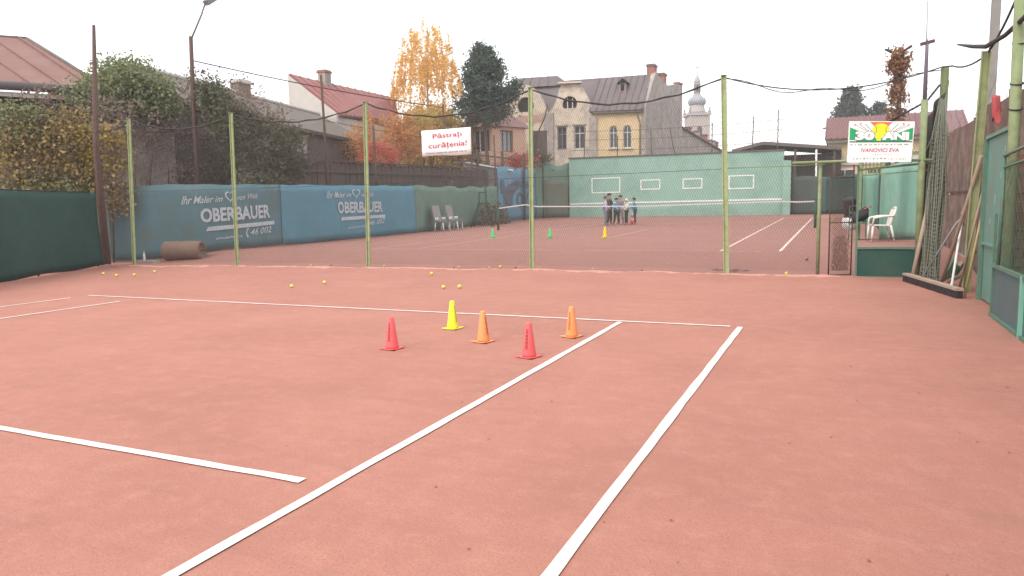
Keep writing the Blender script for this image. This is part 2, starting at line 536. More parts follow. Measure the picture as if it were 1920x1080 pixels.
def clay_material():
    m = bpy.data.materials.new('red_clay')
    m.use_nodes = True
    nt = m.node_tree
    b = pbsdf(m)
    b.inputs['Roughness'].default_value = 0.95
    b.inputs['Specular IOR Level'].default_value = 0.12
    N, Lk = nt.nodes.new, nt.links.new
    tc = N('ShaderNodeTexCoord')
    def noise(scale, detail=6, stretch=(1, 1, 1), rough=0.6):
        mp = N('ShaderNodeMapping')
        mp.inputs['Scale'].default_value = stretch
        Lk(tc.outputs['Object'], mp.inputs['Vector'])
        n = N('ShaderNodeTexNoise')
        n.inputs['Scale'].default_value = scale
        n.inputs['Detail'].default_value = detail
        n.inputs['Roughness'].default_value = rough
        Lk(mp.outputs[0], n.inputs['Vector'])
        return n.outputs['Fac']
    def ramp(fac, p0, p1, c0=(0, 0, 0), c1=(1, 1, 1)):
        r = N('ShaderNodeValToRGB')
        r.color_ramp.elements[0].position = p0
        r.color_ramp.elements[1].position = p1
        r.color_ramp.elements[0].color = (*c0, 1)
        r.color_ramp.elements[1].color = (*c1, 1)
        Lk(fac, r.inputs['Fac'])
        return r.outputs['Color']
    def mix(fac, a, bcol):
        x = N('ShaderNodeMix')
        x.data_type = 'RGBA'
        if isinstance(fac, float):
            x.inputs['Factor'].default_value = fac
        else:
            Lk(fac, x.inputs['Factor'])
        Lk(a, x.inputs['A'])
        x.inputs['B'].default_value = (*bcol, 1)
        return x.outputs['Result']
    def math_(op, a, bv):
        x = N('ShaderNodeMath')
        x.operation = op
        if isinstance(a, (int, float)): x.inputs[0].default_value = a
        else: Lk(a, x.inputs[0])
        if isinstance(bv, (int, float)): x.inputs[1].default_value = bv
        else: Lk(bv, x.inputs[1])
        return x.outputs[0]
    base = ramp(noise(0.55, 5), 0.32, 0.70, (0.350, 0.160, 0.122), (0.420, 0.195, 0.150))
    base = mix(math_('MULTIPLY', ramp(noise(2.2, 8, (0.35, 2.6, 1), 0.72), 0.50, 0.72), 0.55), base, (0.30, 0.150, 0.122))     # drag marks of the broom
    base = mix(math_('MULTIPLY', ramp(noise(5, 9, (1, 1, 1), 0.78), 0.48, 0.70), 0.5), base, (0.49, 0.25, 0.195))   # dry dust
    base = mix(math_('MULTIPLY', ramp(noise(75, 3), 0.48, 0.74), 0.55), base, (0.235, 0.115, 0.092))       # grit
    base = mix(math_('MULTIPLY', ramp(noise(120, 2), 0.66, 0.80), 0.5), base, (0.62, 0.38, 0.32))
    sep = N('ShaderNodeSeparateXYZ')
    Lk(tc.outputs['Object'], sep.inputs[0])
    # trodden brownish earth along the right hand boundary
    e = N('ShaderNodeMapRange')
    e.inputs['From Min'].default_value = 11.8
    e.inputs['From Max'].default_value = 13.9
    Lk(sep.outputs['X'], e.inputs['Value'])
    ef = math_('MULTIPLY', e.outputs[0], ramp(noise(1.4, 7, (1, 1, 1), 0.7), 0.36, 0.66))
    base = mix(math_('MULTIPLY', ef, 0.55), base, (0.24, 0.125, 0.10))
    # the other court greyed and darkened: dimming by the net painted into its colour
    fcr = N('ShaderNodeMapRange')
    fcr.inputs['From Min'].default_value = 5.9
    fcr.inputs['From Max'].default_value = 6.2
    Lk(sep.outputs['Y'], fcr.inputs['Value'])
    base = mix(math_('MULTIPLY', fcr.outputs[0], 0.5), base, (0.225, 0.135, 0.118))
    # a damp patch beyond the fence
    dx = math_('POWER', math_('DIVIDE', math_('SUBTRACT', sep.outputs['X'], 9.95), 0.85), 2)
    dy = math_('POWER', math_('DIVIDE', math_('SUBTRACT', sep.outputs['Y'], 6.55), 0.35), 2)
    dd = math_('ADD', math_('ADD', dx, dy), math_('MULTIPLY', noise(5, 5), 1.6))
    base = mix(math_('MULTIPLY', ramp(dd, 0.9, 1.7, (1, 1, 1), (0, 0, 0)), 0.7), base, (0.085, 0.055, 0.05))
    Lk(base, b.inputs['Base Color'])
    h = math_('ADD', math_('MULTIPLY', noise(90, 4), 0.5), noise(14, 6))
    bp = N('ShaderNodeBump')
    bp.inputs['Strength'].default_value = 0.55
    bp.inputs['Distance'].default_value = 0.012
    Lk(h, bp.inputs['Height'])
    Lk(bp.outputs['Normal'], b.inputs['Normal'])
    return m
M_CLAY = clay_material()

xs = np.concatenate([np.arange(-8.6, 14.31, 0.22)])
ys = np.concatenate([np.arange(-16, 4.2, 0.4), np.arange(4.2, 6.6, 0.05), np.arange(6.6, 10, 0.2), np.arange(10, 41.1, 0.5)])
vs, fs = [], []
for y in ys:
    for x in xs:
        z = zt(x, y)
        if 3.5 < y < 7:
            yf = fence_y(x)
            d = y - (yf - 0.10 - 0.06 * wob(x, 0))
            z += (0.035 + 0.018 * wob(x * 1.3, 2)) * math.exp(-(d / 0.13) ** 2) + 0.008 * wob(x, y) * math.exp(-(d / 0.5) ** 2)
        vs.append((x, y, z))
nx = len(xs)
for j in range(len(ys) - 1):
    for i in range(nx - 1):
        fs.append((j * nx + i, j * nx + i + 1, (j + 1) * nx + i + 1, (j + 1) * nx + i))
me = bpy.data.meshes.new('clay_court')
me.from_pydata(vs, [], fs)
me.polygons.foreach_set('use_smooth', [True] * len(fs))
me.update()
CLAY = tag(link_mesh('clay_court', me, M_CLAY), kind='structure')

# loose dry clay swept up against the foot of the fence
bv, bf_ = [], []
BX = np.arange(-6.3, 12.3, 0.07)
for x in BX:
    yc = fence_y(x) - 0.12 - 0.06 * wob(x, 0) + 0.02 * wob(x * 3, 1)
    w = 0.07 + 0.035 * wob(x * 2.1, 4) + 0.02 * wob(x * 6, 7)
    h = 0.035 + 0.018 * wob(x * 1.3, 2) + 0.006 + 0.014 * wob(x * 2.7, 5)
    for t, k in ((-1.6, -0.02), (-0.6, 0.75), (0, 1), (0.6, 0.75), (1.6, -0.02)):
        bv.append((x, yc + t * max(0.03, w), k * max(0.03, h)))
for i in range(len(BX) - 1):
    for j in range(4):
        a = i * 5 + j
        bf_.append((a, a + 5, a + 6, a + 1))
me = bpy.data.meshes.new('clay_berm')
me.from_pydata(bv, [], bf_)
me.polygons.foreach_set('use_smooth', [True] * len(bf_))
me.update()
link_mesh('clay_berm', me, mat('dry_clay', (0.56, 0.30, 0.245), 0.95, (0.42, 0.20, 0.16), scale=6, bump=0.6, bscale=40), CLAY)

def court_line(name, a, b, w, m, bits=None, jitter=0.004):
    """a tape laid on the clay, slightly uneven edges; bits: bare gaps as (from, to) fractions"""
    a, b = Vector((*a, 0)), Vector((*b, 0))
    L = (b - a).length
    d = (b - a) / L
    s = Vector((-d.y, d.x, 0))
    n = max(2, int(L / 0.25))
    vs, fs = [], []
    for i in range(n + 1):
        t = i / n
        p = a + d * L * t
        for k in (-1, 1):
            q = p + s * (k * (w / 2 + random.uniform(-jitter, jitter)))
            vs.append((q.x, q.y, zt(q.x, q.y) + 0.007))
    for i in range(n):
        tm = (i + 0.5) / n
        if bits and any(u <= tm <= v for u, v in bits):
            continue
        fs.append((2 * i, 2 * i + 1, 2 * i + 3, 2 * i + 2))
    me = bpy.data.meshes.new(name)
    me.from_pydata(vs, [], fs)
    me.update()
    return link_mesh(name, me, m, CLAY)

court_line('baseline', (-0.02, 0), (10.86, -0.01), 0.05, M_LINE)
court_line('doubles_sideline', (10.97, -0.02), (10.97, -15.5), 0.062, M_LINE)
court_line('singles_sideline', (9.60, -0.08), (9.60, -15.5), 0.062, M_LINE)
court_line('singles_sideline', (1.37, -0.45), (1.37, -15.5), 0.05, M_LINE)
court_line('doubles_sideline', (0.0, -0.35), (0.0, -15.5), 0.05, M_LINE)
court_line('service_line', (1.45, -5.485), (9.42, -5.47), 0.062, M_LINE)
# the far court
M_LINE2 = mat('old_cream_line', (0.74, 0.62, 0.54), 0.8, (0.60, 0.42, 0.35), scale=3, spread=0.4)
FX, FY = -0.40, 8.95
court_line('baseline', (FX, FY), (FX + 10.75, FY - 0.02), 0.055, M_FARLINE, bits=[(0.40, 0.425), (0.56, 0.60)])
court_line('doubles_sideline', (FX + 11.15, FY + 0.05), (FX + 11.1, 32.3), 0.07, M_LINE2)
court_line('singles_sideline', (FX + 9.85, FY + 0.05), (FX + 9.7, 32.3), 0.065, M_LINE2)
court_line('singles_sideline', (FX + 1.45, FY + 0.3), (FX + 1.4, 32.3), 0.05, M_FARLINE)
court_line('doubles_sideline', (FX, FY + 0.1), (FX - 0.1, 32.3), 0.05, M_FARLINE, bits=[(0.3, 0.36), (0.5, 0.6)])
court_line('service_line', (FX + 1.5, 14.4), (FX + 9.7, 14.4), 0.04, M_FARLINE, bits=[(0.05, 0.3), (0.42, 0.5), (0.62, 0.93)])
court_line('centre_service_line', (FX + 5.5, 14.4), (FX + 5.35, 20.4), 0.05, M_FARLINE)
court_line('service_line', (FX + 1.5, 26.7), (FX + 9.7, 26.7), 0.05, M_FARLINE)

# ================================================================== FENCES
def catenary(a, b, sag, n=14):
    a, b = Vector(a), Vector(b)
    out = []
    for i in range(n + 1):
        t = i / n
        p = a.lerp(b, t)
        p.z -= sag * 4 * t * (1 - t)
        out.append(p)
    return out

def wire_net(A, B, zlow, ztop, m, parent, cw=0.048, ch=0.105, r=0.0019, name='mesh_net'):
    """diamond netting between plan points A and B, zlow(u) to ztop(u), built wire by wire"""
    A, B = Vector((*A, 0)), Vector((*B, 0))
    L = (B - A).length
    u = (B - A) / L
    nrm = Vector((-u.y, u.x, 0))
    mb = MB()
    Hm = 4.2
    k = ch / cw
    steps = 8
    for sgn in (1, -1):
        u0 = -Hm / k if sgn > 0 else 0.0
        u1 = L if sgn > 0 else L + Hm / k
        n = int((u1 - u0) / cw)
        for i in range(n + 1):
            s0 = u0 + i * cw
            run = []
            for j in range(41):
                z = Hm * j / 40
                s = s0 + sgn * z / k
                ok = 0 <= s <= L and zlow(s / L) <= z <= ztop(s / L)
                if ok:
                    run.append((s, z))
            if len(run) < 2:
                continue
            (s_a, z_a), (s_b, z_b) = run[0], run[-1]
            pa = A + u * s_a + Vector((0, 0, z_a))
            pb = A + u * s_b + Vector((0, 0, z_b))
            mid = (pa + pb) / 2 + nrm * random.uniform(-0.02, 0.02)
            mb.tube([pa, mid, pb], r, 3, caps=False, smooth=False)
    o = mb.build(name, m, parent)
    o['kind'] = 'stuff'
    return o

F = empty('wire_net_fence', (0, 0, 0))
tag(F, 'tall wire net fence on light green posts between the two clay courts', 'fence')
TOPS = [3.66, 3.87, 3.86, 3.86, 3.87, 3.74]
def ipost(mb, x, y, h, w=0.075, z0=-0.05, lean=(0, 0)):
    """rolled steel channel post: a web with two flanges"""
    a = Vector((x, y, z0)); b = Vector((x + lean[0], y + lean[1], h))
    mb.bar(a, b, w, 0.012, (0, 1, 0))
    for k in (-1, 1):
        mb.bar(a + Vector((k * w / 2, -0.02, 0)), b + Vector((k * w / 2, -0.02, 0)), 0.012, 0.05, (0, 1, 0))
    return mb
posts = []
for i, (x, y) in enumerate(FENCE[1:6]):
    h = TOPS[i + 1]
    ln = (0.24, 0.11, 0.10, 0.03, -0.10)[i]
    o = ipost(MB(), x, y, h, 0.075 if i < 4 else 0.085, lean=(ln, 0.0)).build('post', M_POST, F)
    MB().box((0, 0, 0), (0.11, 0.09, 0.012)).build('cap', M_POST2, o).location = (x + ln, y - 0.012, h + 0.008)
SAGS = [0.10, 0.30, 0.30, 0.42, 0.40]
for i in range(5):
    (xa, ya), (xb, yb) = FENCE[i], FENCE[i + 1]
    ha, hb = TOPS[i], TOPS[i + 1]
    LN = (0.05, 0.24, 0.11, 0.10, 0.03, -0.10)
    pts = catenary((xa + LN[i], ya + 0.04, ha - 0.02), (xb + LN[i + 1], yb + 0.04, hb - 0.02), SAGS[i])
    pts = [p + Vector((0, 0, 0.015 * math.sin(k * 2.3 + i))) for k, p in enumerate(pts)]
    MB().tube(pts, [0.013 + 0.009 * abs(math.sin(k * 1.7)) for k in range(len(pts))], 5).build('top_cord', M_DARKWIRE, F)
    zz = [p.z for p in pts]
    wire_net((xa, ya + 0.03), (xb, yb + 0.03), lambda t: 0.02, lambda t, zz=zz: float(np.interp(t, np.linspace(0, 1, len(zz)), zz)), M_WIRE, F)
# right of the last tall post the net hangs between sagging cords over the gate
pts = catenary((9.91, 5.97, 3.72), (13.47, 6.2, 3.60), 0.30, 18)
p2 = [p + Vector((0, 0.02, 0.05 * math.sin(k * 0.9) - 0.02)) for k, p in enumerate(pts)]
MB().tube(pts, 0.012, 5).build('top_cord', M_DARKWIRE, F)
MB().tube(p2, 0.008, 5).build('top_cord', M_DARKWIRE, F)
zz = [p.z for p in pts]
wire_net((10.01, 5.98), (11.66, 5.9), lambda t: 0.02, lambda t: float(np.interp(t * 0.47, np.linspace(0, 1, len(zz)), zz)), M_WIRE, F)
wire_net((11.66, 5.9), (13.45, 6.15), lambda t: 2.1, lambda t: float(np.interp(0.47 + t * 0.53, np.linspace(0, 1, len(zz)), zz)), M_WIRE, F)
MB().tube(catenary((-6.4, 5.05, 2.0), (10.0, 6.0, 2.02), 0.04, 24), 0.004, 4).build('middle_wire', M_DARKWIRE, F)
MB().tube([(10.0, 5.97, 2.03), (11.7, 5.9, 2.02)], 0.009, 5).build('middle_wire', M_POST2, F)

# ------------------------------------------------------------------ windscreens
WS = [(-7.7, 6.1), (-6.6, 6.75), (-5.6, 7.7), (-4.95, 9.0), (-4.72, 10.5), (-4.7, 14), (-4.7, 18.2), (-5.2, 22.5), (-5.9, 27), (-6.3, 30)]
WSS = [0.0]
for a, b in zip(WS, WS[1:]):
    WSS.append(WSS[-1] + math.hypot(b[0] - a[0], b[1] - a[1]))
def ws_at(s, z, d=0.0):
    x = float(np.interp(s, WSS, [q[0] for q in WS])); y = float(np.interp(s, WSS, [q[1] for q in WS]))
    x1 = float(np.interp(s + 0.05, WSS, [q[0] for q in WS])); y1 = float(np.interp(s + 0.05, WSS, [q[1] for q in WS]))
    x0 = float(np.interp(s - 0.05, WSS, [q[0] for q in WS])); y0 = float(np.interp(s - 0.05, WSS, [q[1] for q in WS]))
    t = Vector((x1 - x0, y1 - y0, 0)).normalized()
    n = Vector((-t.y, t.x, 0))          # away from the court
    w = 0.02 * math.sin(s * 3.1) + 0.012 * math.sin(s * 7.3 + z * 2.0) + 0.02 * math.sin(s * 1.3 + z * 1.1)
    return Vector((x, y, z)) + n * (d + w)

def cloth(name, at, s0, s1, zb, zt_, m, parent=None, ds=0.2, nz=8, thick=0.006):
    ns = max(2, int((s1 - s0) / ds))
    vs, fs = [], []
    for i in range(ns + 1):
        s = s0 + (s1 - s0) * i / ns
        b, t = zb(s), zt_(s)
        for j in range(nz + 1):
            vs.append(at(s, b + (t - b) * j / nz))
    for i in range(ns):
        for j in range(nz):
            a = i * (nz + 1) + j
            fs.append((a, a + nz + 1, a + nz + 2, a + 1))
    me = bpy.data.meshes.new(name)
    me.from_pydata([tuple(v) for v in vs], [], fs)
    me.polygons.foreach_set('use_smooth', [True] * len(fs))
    me.update()
    o = link_mesh(name, me, m, parent)
    sm = o.modifiers.new('thickness', 'SOLIDIFY')
    sm.thickness = thick
    sm.offset = 0
    return o

def ws_bottom(s):
    q = ws_at(s, 0)
    return zt(q.x, q.y) + 0.035 + 0.03 * math.sin(s * 2.2) * math.sin(s * 0.7)
def ws_top(s):
    return float(np.interp(s, [0, 5, 13.3, 19, 25.3], [2.24, 2.25, 2.33, 2.38, 2.53])) + 0.02 * math.sin(s * 4.1) * math.sin(s * 1.3)

HEART = []
for i in range(40):
    a = 2 * PI * i / 40
    HEART.append((16 * math.sin(a) ** 3 / 34 + 0.5, (13 * math.cos(a) - 5 * math.cos(2 * a) - 2 * math.cos(3 * a) - math.cos(4 * a) + 17) / 30))
def ring_shape(pts, k=0.72):
    c = np.mean(np.array(pts), 0)
    inner = [tuple(c + (np.array(q) - c) * k) for q in pts]
    n = len(pts)
    return list(pts) + inner, [(i, (i + 1) % n, n + (i + 1) % n, n + i) for i in range(n)]

def tarp_advert(parent, s_ihr, s_ob, zo, dz, s_heart, s_num, s_www):
    """the printed advert: script line with a heart, name, underline, web address, telephone"""
    a, b = s_ob
    lettering('OBERBAUER', [(a, zo), (b, zo + dz), (b, zo + dz + 0.43), (a, zo + 0.43)], ws_at, M_WHITEPRINT, parent, 0.035)
    vs_, fs_ = [(0.04, 1), (0, 0), (1, 0), (1, 1)], [(0, 1, 2, 3)]
    n = 14
    vs_ = [(i / n + (0.03 if k and i == 0 else 0), k) for k in (0, 1) for i in range(n + 1)]
    fs_ = [(i, i + 1, n + 2 + i, n + 1 + i) for i in range(n)]
    print_shape(vs_, fs_, [(a + 0.12, zo - 0.26), (b + 0.14, zo + dz - 0.22), (b + 0.14, zo + dz - 0.10), (a + 0.12, zo - 0.13)], ws_at, M_WHITEPRINT, parent, name='underline')
    hs = s_heart
    hv, hf = ring_shape(HEART)
    print_shape(hv, hf, [(hs[0], zo + 0.55 + dz * .4), (hs[1], zo + 0.55 + dz * .5), (hs[1], zo + 0.91 + dz * .5), (hs[0], zo + 0.91 + dz * .4)], ws_at, M_WHITEPRINT, parent, name='heart')
    i0, i1 = s_ihr
    lettering('Ihr Maler im', [(i0, zo + 0.55), (hs[0] - 0.05, zo + 0.60 + dz * .3), (hs[0] - 0.05, zo + 0.78 + dz * .3), (i0, zo + 0.81)], ws_at, M_WHITEPRINT, parent, 0.012, 0.45)
    lettering('von Wels', [(hs[1] + 0.06, zo + 0.60 + dz * .7), (i1, zo + 0.62 + dz), (i1, zo + 0.80 + dz), (hs[1] + 0.06, zo + 0.76 + dz * .7)], ws_at, M_WHITEPRINT, parent, 0.012, 0.45)
    n0, n1 = s_num
    # telephone receiver sign
    rc = [(0.9, 1), (0.45, 0.9), (0.2, 0.6), (0.15, 0.35), (0.3, 0.05), (0.75, 0), (0.8, 0.15), (0.5, 0.25), (0.45, 0.5), (0.55, 0.72), (0.95, 0.82)]
    w = (n1 - n0) * 0.13
    tri = [tuple(t) for t in tessellate_polygon([[Vector((x, y, 0)) for x, y in rc]])]
    zn = zo - 0.56 + dz * 0.6
    print_shape(rc, tri, [(n0, zn), (n0 + w, zn), (n0 + w, zn + 0.31), (n0, zn + 0.31)], ws_at, M_WHITEPRINT, parent, name='telephone_sign')
    na, nb_, nc = n0 + w * 1.3, n0 + w * 1.3 + (n1 - n0 - w * 1.3) * 0.38, n0 + w * 1.3 + (n1 - n0 - w * 1.3) * 0.48
    lettering('46', [(na, zn + 0.06), (nb_, zn + 0.09), (nb_, zn + 0.28), (na, zn + 0.24)], ws_at, M_WHITEPRINT, parent, 0.012, 0.3)
    lettering('002', [(nc, zn + 0.09), (n1, zn + 0.13), (n1, zn + 0.34), (nc, zn + 0.29)], ws_at, M_WHITEPRINT, parent, 0.012, 0.3)
    lettering('www.oberbauer.at', [(s_www[0], zn - 0.03), (s_www[1], zn + 0.02), (s_www[1], zn + 0.12), (s_www[0], zn + 0.06)], ws_at, M_WHITEPRINT, parent, 0.01)

t1 = cloth('windscreen_tarp', ws_at, 0.05, 5.28, ws_bottom, ws_top, M_BLUETARP)
tag(t1, 'faded blue windscreen tarp with white printed name, nearest, beside the rusty roller', 'tarp')
tarp_advert(t1, (2.09, 4.42), (2.60, 4.86), 1.09, 0.10, (3.33, 3.66), (3.89, 4.86), (2.98, 3.80))
t2 = cloth('windscreen_tarp', ws_at, 5.30, 13.45, ws_bottom, ws_top, M_BLUETARP2)
tag(t2, 'brighter blue windscreen tarp with the smaller looking white printed name, further back', 'tarp')
tarp_advert(t2, (7.50, 10.4), (8.13, 11.0), 1.25, 0.01, (9.05, 9.52), (9.85, 11.1), (8.66, 9.75))
t3 = cloth('windscreen_tarp', ws_at, 13.47, 25.1, ws_bottom, lambda s: ws_top(s) + 0.05 * math.sin(s * 1.9), M_GREENTARP)
tag(t3, 'plain faded green windscreen tarp behind the umpire chair, between the blue ones', 'tarp')
MB().tube([ws_at(s, ws_top(s) - 0.02, 0.03) for s in np.arange(0, 25.2, 0.5)], 0.012, 5).build('cord', M_DARKWIRE, t1)

fr, Lb = plane_frame((-6.32, 30.05), (-7.15, 38.0))
def ban_at(s, z, d=0.0):
    return fr(s, z, d + 0.04 * math.sin(s * 1.1) + 0.03 * math.sin(z * 2 + s))
b1 = cloth('printed_banner', ban_at, 0, Lb, lambda s: 0.46 + 0.006 * s, lambda s: 3.68 + 0.02 * s + 0.04 * math.sin(s), M_BANNER, ds=0.4)
tag(b1, 'light blue banner with a dark racket shape and letters, hung behind the far net', 'banner')
# dark shapes printed on it: a ball, a swoosh, letters
el = [(0.5 + 0.5 * math.cos(2 * PI * i / 18), 0.5 + 0.5 * math.sin(2 * PI * i / 18)) for i in range(18)]
print_shape(el, [tuple(range(18))], rect(0.35, 2.1, 1.35, 3.0), ban_at, M_BANNERPRINT, b1, -0.03)
sw = [(0.3, 0), (0.0, 0.35), (0.05, 0.55), (0.4, 0.8), (0.8, 1.0), (1.0, 1.0), (1.0, 0.7), (0.8, 0.6), (0.62, 0.4), (0.55, 0.0)]
tri = [tuple(t) for t in tessellate_polygon([[Vector((x, y, 0)) for x, y in sw]])]
print_shape(sw, tri, rect(0.9, 1.35, 3.9, 3.0), ban_at, M_BANNERPRINT, b1, -0.03)
lettering('NTER', rect(3.6, 2.55, 6.3, 2.95), ban_at, M_BANNERPRINT, b1, 0.02, off=-0.03)
lettering('OV', rect(3.4, 1.25, 6.0, 2.25), ban_at, M_BANNERPRINT, b1, 0.03, off=-0.03)

fr2, Le = plane_frame((-7.3, 38.1), (-5.47, 40.15))
def end_at(s, z, d=0.0):
    return fr2(s, z, d + 0.05 * math.sin(s * 2.5) + 0.03 * math.sin(z * 3 + s))
e1 = cloth('windscreen_tarp', end_at, 0, Le, lambda s: 0.5, lambda s: 4.25 + 0.15 * math.sin(s * 2.6), M_GREENTARP, ds=0.2)
tag(e1, 'green windscreen tarp in the far corner, touching the mint green practice wall', 'tarp')
cl = cloth('patch', end_at, 0.8, Le - 0.05, lambda s: 0.55, lambda s: 3.1, mat('brown_green_patch', (0.165, 0.185, 0.14), 0.9, (0.12, 0.14, 0.11), scale=2), e1)
for v in cl.data.vertices:
    v.co.y -= 0.05; v.co.x += 0.03

# near dark green windscreen at the left edge
fr3, Ln = plane_frame((-2.6, -2.6), (-6.36, 4.9))
def near_at(s, z, d=0.0):
    return fr3(s, z, -d + 0.03 * math.sin(s * 2.2 + z) + 0.05 * math.sin(s * 0.9 + z * 0.8) * (z / 2.0))
def near_b(s):
    return 0.02 + 0.02 * math.sin(s * 2.5)
n1 = cloth('windscreen_tarp', near_at, 0, Ln, near_b, lambda s: 2.0 + 0.012 * math.sin(s * 3), M_DKGREEN, ds=0.15, nz=10)
tag(n1, 'dark green windscreen tarp at the left edge of the near court', 'tarp')
for s in np.arange(0.4, Ln, 2.6):
    MB().tube([near_at(s, -0.05) + Vector((-0.06, -0.03, 0)), near_at(s, 1.98) + Vector((-0.06, -0.03, 0))], 0.025, 6).build('support_post', M_RUSTPOLE, n1)
MB().tube([near_at(s, 2.0) for s in np.arange(0, Ln, 0.3)], 0.012, 5).build('hem_cord', M_DARKWIRE, n1)

# ------------------------------------------------------------------ practice wall at the far end
BA, BB = (-5.45, 39.96), (8.80, 38.88)
bf, BL = plane_frame(BA, BB)
K = empty('practice_wall', (1.7, 39.4, 0.5))
K.location = (0, 0, 0)
tag(K, 'mint green practice wall with white target frames at the far end', 'wall')
link_mesh('wall_panel', slab([(0, 0.3), (BL, 0.3), (BL, 4.38), (0, 4.58)], 0.25, bf), M_BOARD, K)
link_mesh('coping', slab([(-0.05, 4.59), (BL + 0.05, 4.39), (BL + 0.05, 4.45), (-0.05, 4.66)], 0.4, lambda a, z, d=0: bf(a, z, d - 0.08)), M_GREYROOF, K)
link_mesh('side_panel', slab([(0, 0.4), (0.45, 0.4), (0.45, 3.75), (0, 3.78)], 0.1, lambda a, z, d=0: bf(BL + 0.02 + a, z, d - 0.3)), M_BOARD, K)
def frame_outline(u0, z0, u1, z1, w=0.075):
    mb = MB()
    for (a, b) in (((u0, z0), (u1, z0)), ((u0, z1), (u1, z1))):
        mb.bar(bf(a[0] - w / 2, a[1], -0.012), bf(b[0] + w / 2, b[1], -0.012), 0.016, w)
    for (a, b) in (((u0, z0 + w / 2), (u0, z1 - w / 2)), ((u1, z0 + w / 2), (u1, z1 - w / 2))):
        mb.bar(bf(a[0], a[1], -0.012), bf(b[0], b[1], -0.012), w, 0.016, (0, 1, 0))
    return mb
def u_of(x): return (x - BA[0]) / (BB[0] - BA[0]) * BL
for (x0, z0, x1, z1) in ((-3.72, 2.16, -1.70, 3.14), (-0.20, 2.30, 1.09, 2.90), (2.65, 2.28, 3.86, 2.87), (5.57, 2.17, 7.06, 2.96)):
    frame_outline(u_of(x0), z0, u_of(x1), z1).build('target_frame', M_WHITE, K)
MB().bar(bf(0.05, 1.42, -0.012), bf(BL - 0.05, 1.45, -0.012), 0.016, 0.10).build('net_height_line', M_WHITE, K)
mb = MB()
T = empty('wire_net_fence', (0, 0, 0))
tag(T, 'thin wire fence on bent dark poles standing above the mint practice wall', 'fence')
for (x, zt0, lx) in ((-4.47, 6.7, 0.1), (-2.02, 6.0, 0.05), (0.4, 6.2, -0.05), (1.98, 6.3, -0.35), (4.4, 6.4, 0.0), (6.9, 6.6, 0.05), (8.4, 6.9, 0.0)):
    yy = 39.96 + (x - BA[0]) / (BB[0] - BA[0]) * (BB[1] - BA[1]) + 0.5
    MB().tube([(x, yy, 0.3), (x, yy, 4.6), (x + lx, yy, zt0)], 0.035, 6).build('pole', M_RUSTPOLE, T)
for z in (5.0, 5.7, 6.3):
    MB().tube(catenary((-5.4, 40.46, z + 0.2), (8.7, 39.4, z), 0.15, 20), 0.012, 4).build('wire', M_RUSTPOLE, T)

# dark windscreen right of the practice wall and a shed behind
fr4, L4 = plane_frame((9.2, 39.3), (13.3, 38.3))
d1 = cloth('windscreen_tarp', lambda s, z, d=0: fr4(s, z, d + 0.05 * math.sin(s * 3)), 0, L4, lambda s: 0.5, lambda s: 2.75 + 0.05 * math.sin(s * 2), mat('grey_green_tarp', (0.075, 0.095, 0.085), 0.85, (0.05, 0.068, 0.062), scale=2), ds=0.2)
tag(d1, 'dark grey green windscreen tarp right of the practice wall', 'tarp')

# ------------------------------------------------------------------ tennis net of the far court
NA, NB = Vector((-1.75, 20.40, 0)), Vector((11.15, 20.90, 0))
NT = empty('tennis_net', (0, 0, 0))
tag(NT, 'sagging tennis net with white band across the far court', 'net')
for P_ in (NA, NB):
    z0 = zt(P_.x, P_.y)
    o = MB().tube([(P_.x, P_.y, z0 - 0.1), (P_.x, P_.y, z0 + 1.06)], 0.05, 10).build('net_post', M_UMPIRE, NT)
    MB().lathe([(0.055, 0), (0.05, 0.03), (0.02, 0.045)], (P_.x, P_.y, z0 + 1.06), 10).build('cap', M_UMPIRE, o)
def net_top(t):
    return float(np.interp(t, [0, 0.1, 0.14, 0.5, 0.9, 0.95, 1.0], [1.32, 1.46, 1.37, 1.29, 1.38, 1.34, 1.35]))
pts = [NA.lerp(NB, t) + Vector((0, 0, net_top(t))) for t in np.linspace(0, 1, 60)]
mb = MB()
for a, b in zip(pts, pts[1:]):
    mb.bar(a - Vector((0, 0, 0.025)), b - Vector((0, 0, 0.025)), 0.012, 0.05)
mb.build('band', mat('greyed_band', (0.60, 0.58, 0.58), 0.8, (0.5, 0.47, 0.46)), NT)
wire_net((NA.x, NA.y), (NB.x, NB.y), lambda t: 0.40, lambda t: net_top(t) - 0.05, M_DARKWIRE, NT, cw=0.10, ch=0.10, r=0.0022, name='netting')

# ================================================================== BUILDINGS
def quad_roof(name, a, b, c, d, th, m, parent):
    """roof plate a-b eave, c-d ridge (a below d, b below c), with thickness"""
    a, b, c, d = [Vector(q) for q in (a, b, c, d)]
    n = (b - a).cross(d - a).normalized()
    if n.z < 0: n = -n
    mb = MB()
    vs = [a, b, c, d] + [q - n * th for q in (a, b, c, d)]
    mb.add(vs, [(0, 1, 2, 3), (7, 6, 5, 4), (0, 4, 5, 1), (1, 5, 6, 2), (2, 6, 7, 3), (3, 7, 4, 0)])
    return mb.build(name, m, parent)

def seams(a, b, c, d, n, m, roof, r=0.03, skip=()):
    """standing seams of a tin roof, each one its own piece"""
    a, b, c, d = [Vector(q) for q in (a, b, c, d)]
    nn = (b - a).cross(d - a).normalized()
    if nn.z < 0: nn = -nn
    for i in range(n + 1):
        t = i / n
        p, q = a.lerp(b, t) + nn * r * 0.6, d.lerp(c, t) + nn * r * 0.6
        if (p - q).length > 0.15:
            MB().bar(p, q, r, r * 1.6, nn).build('seam', m, roof)

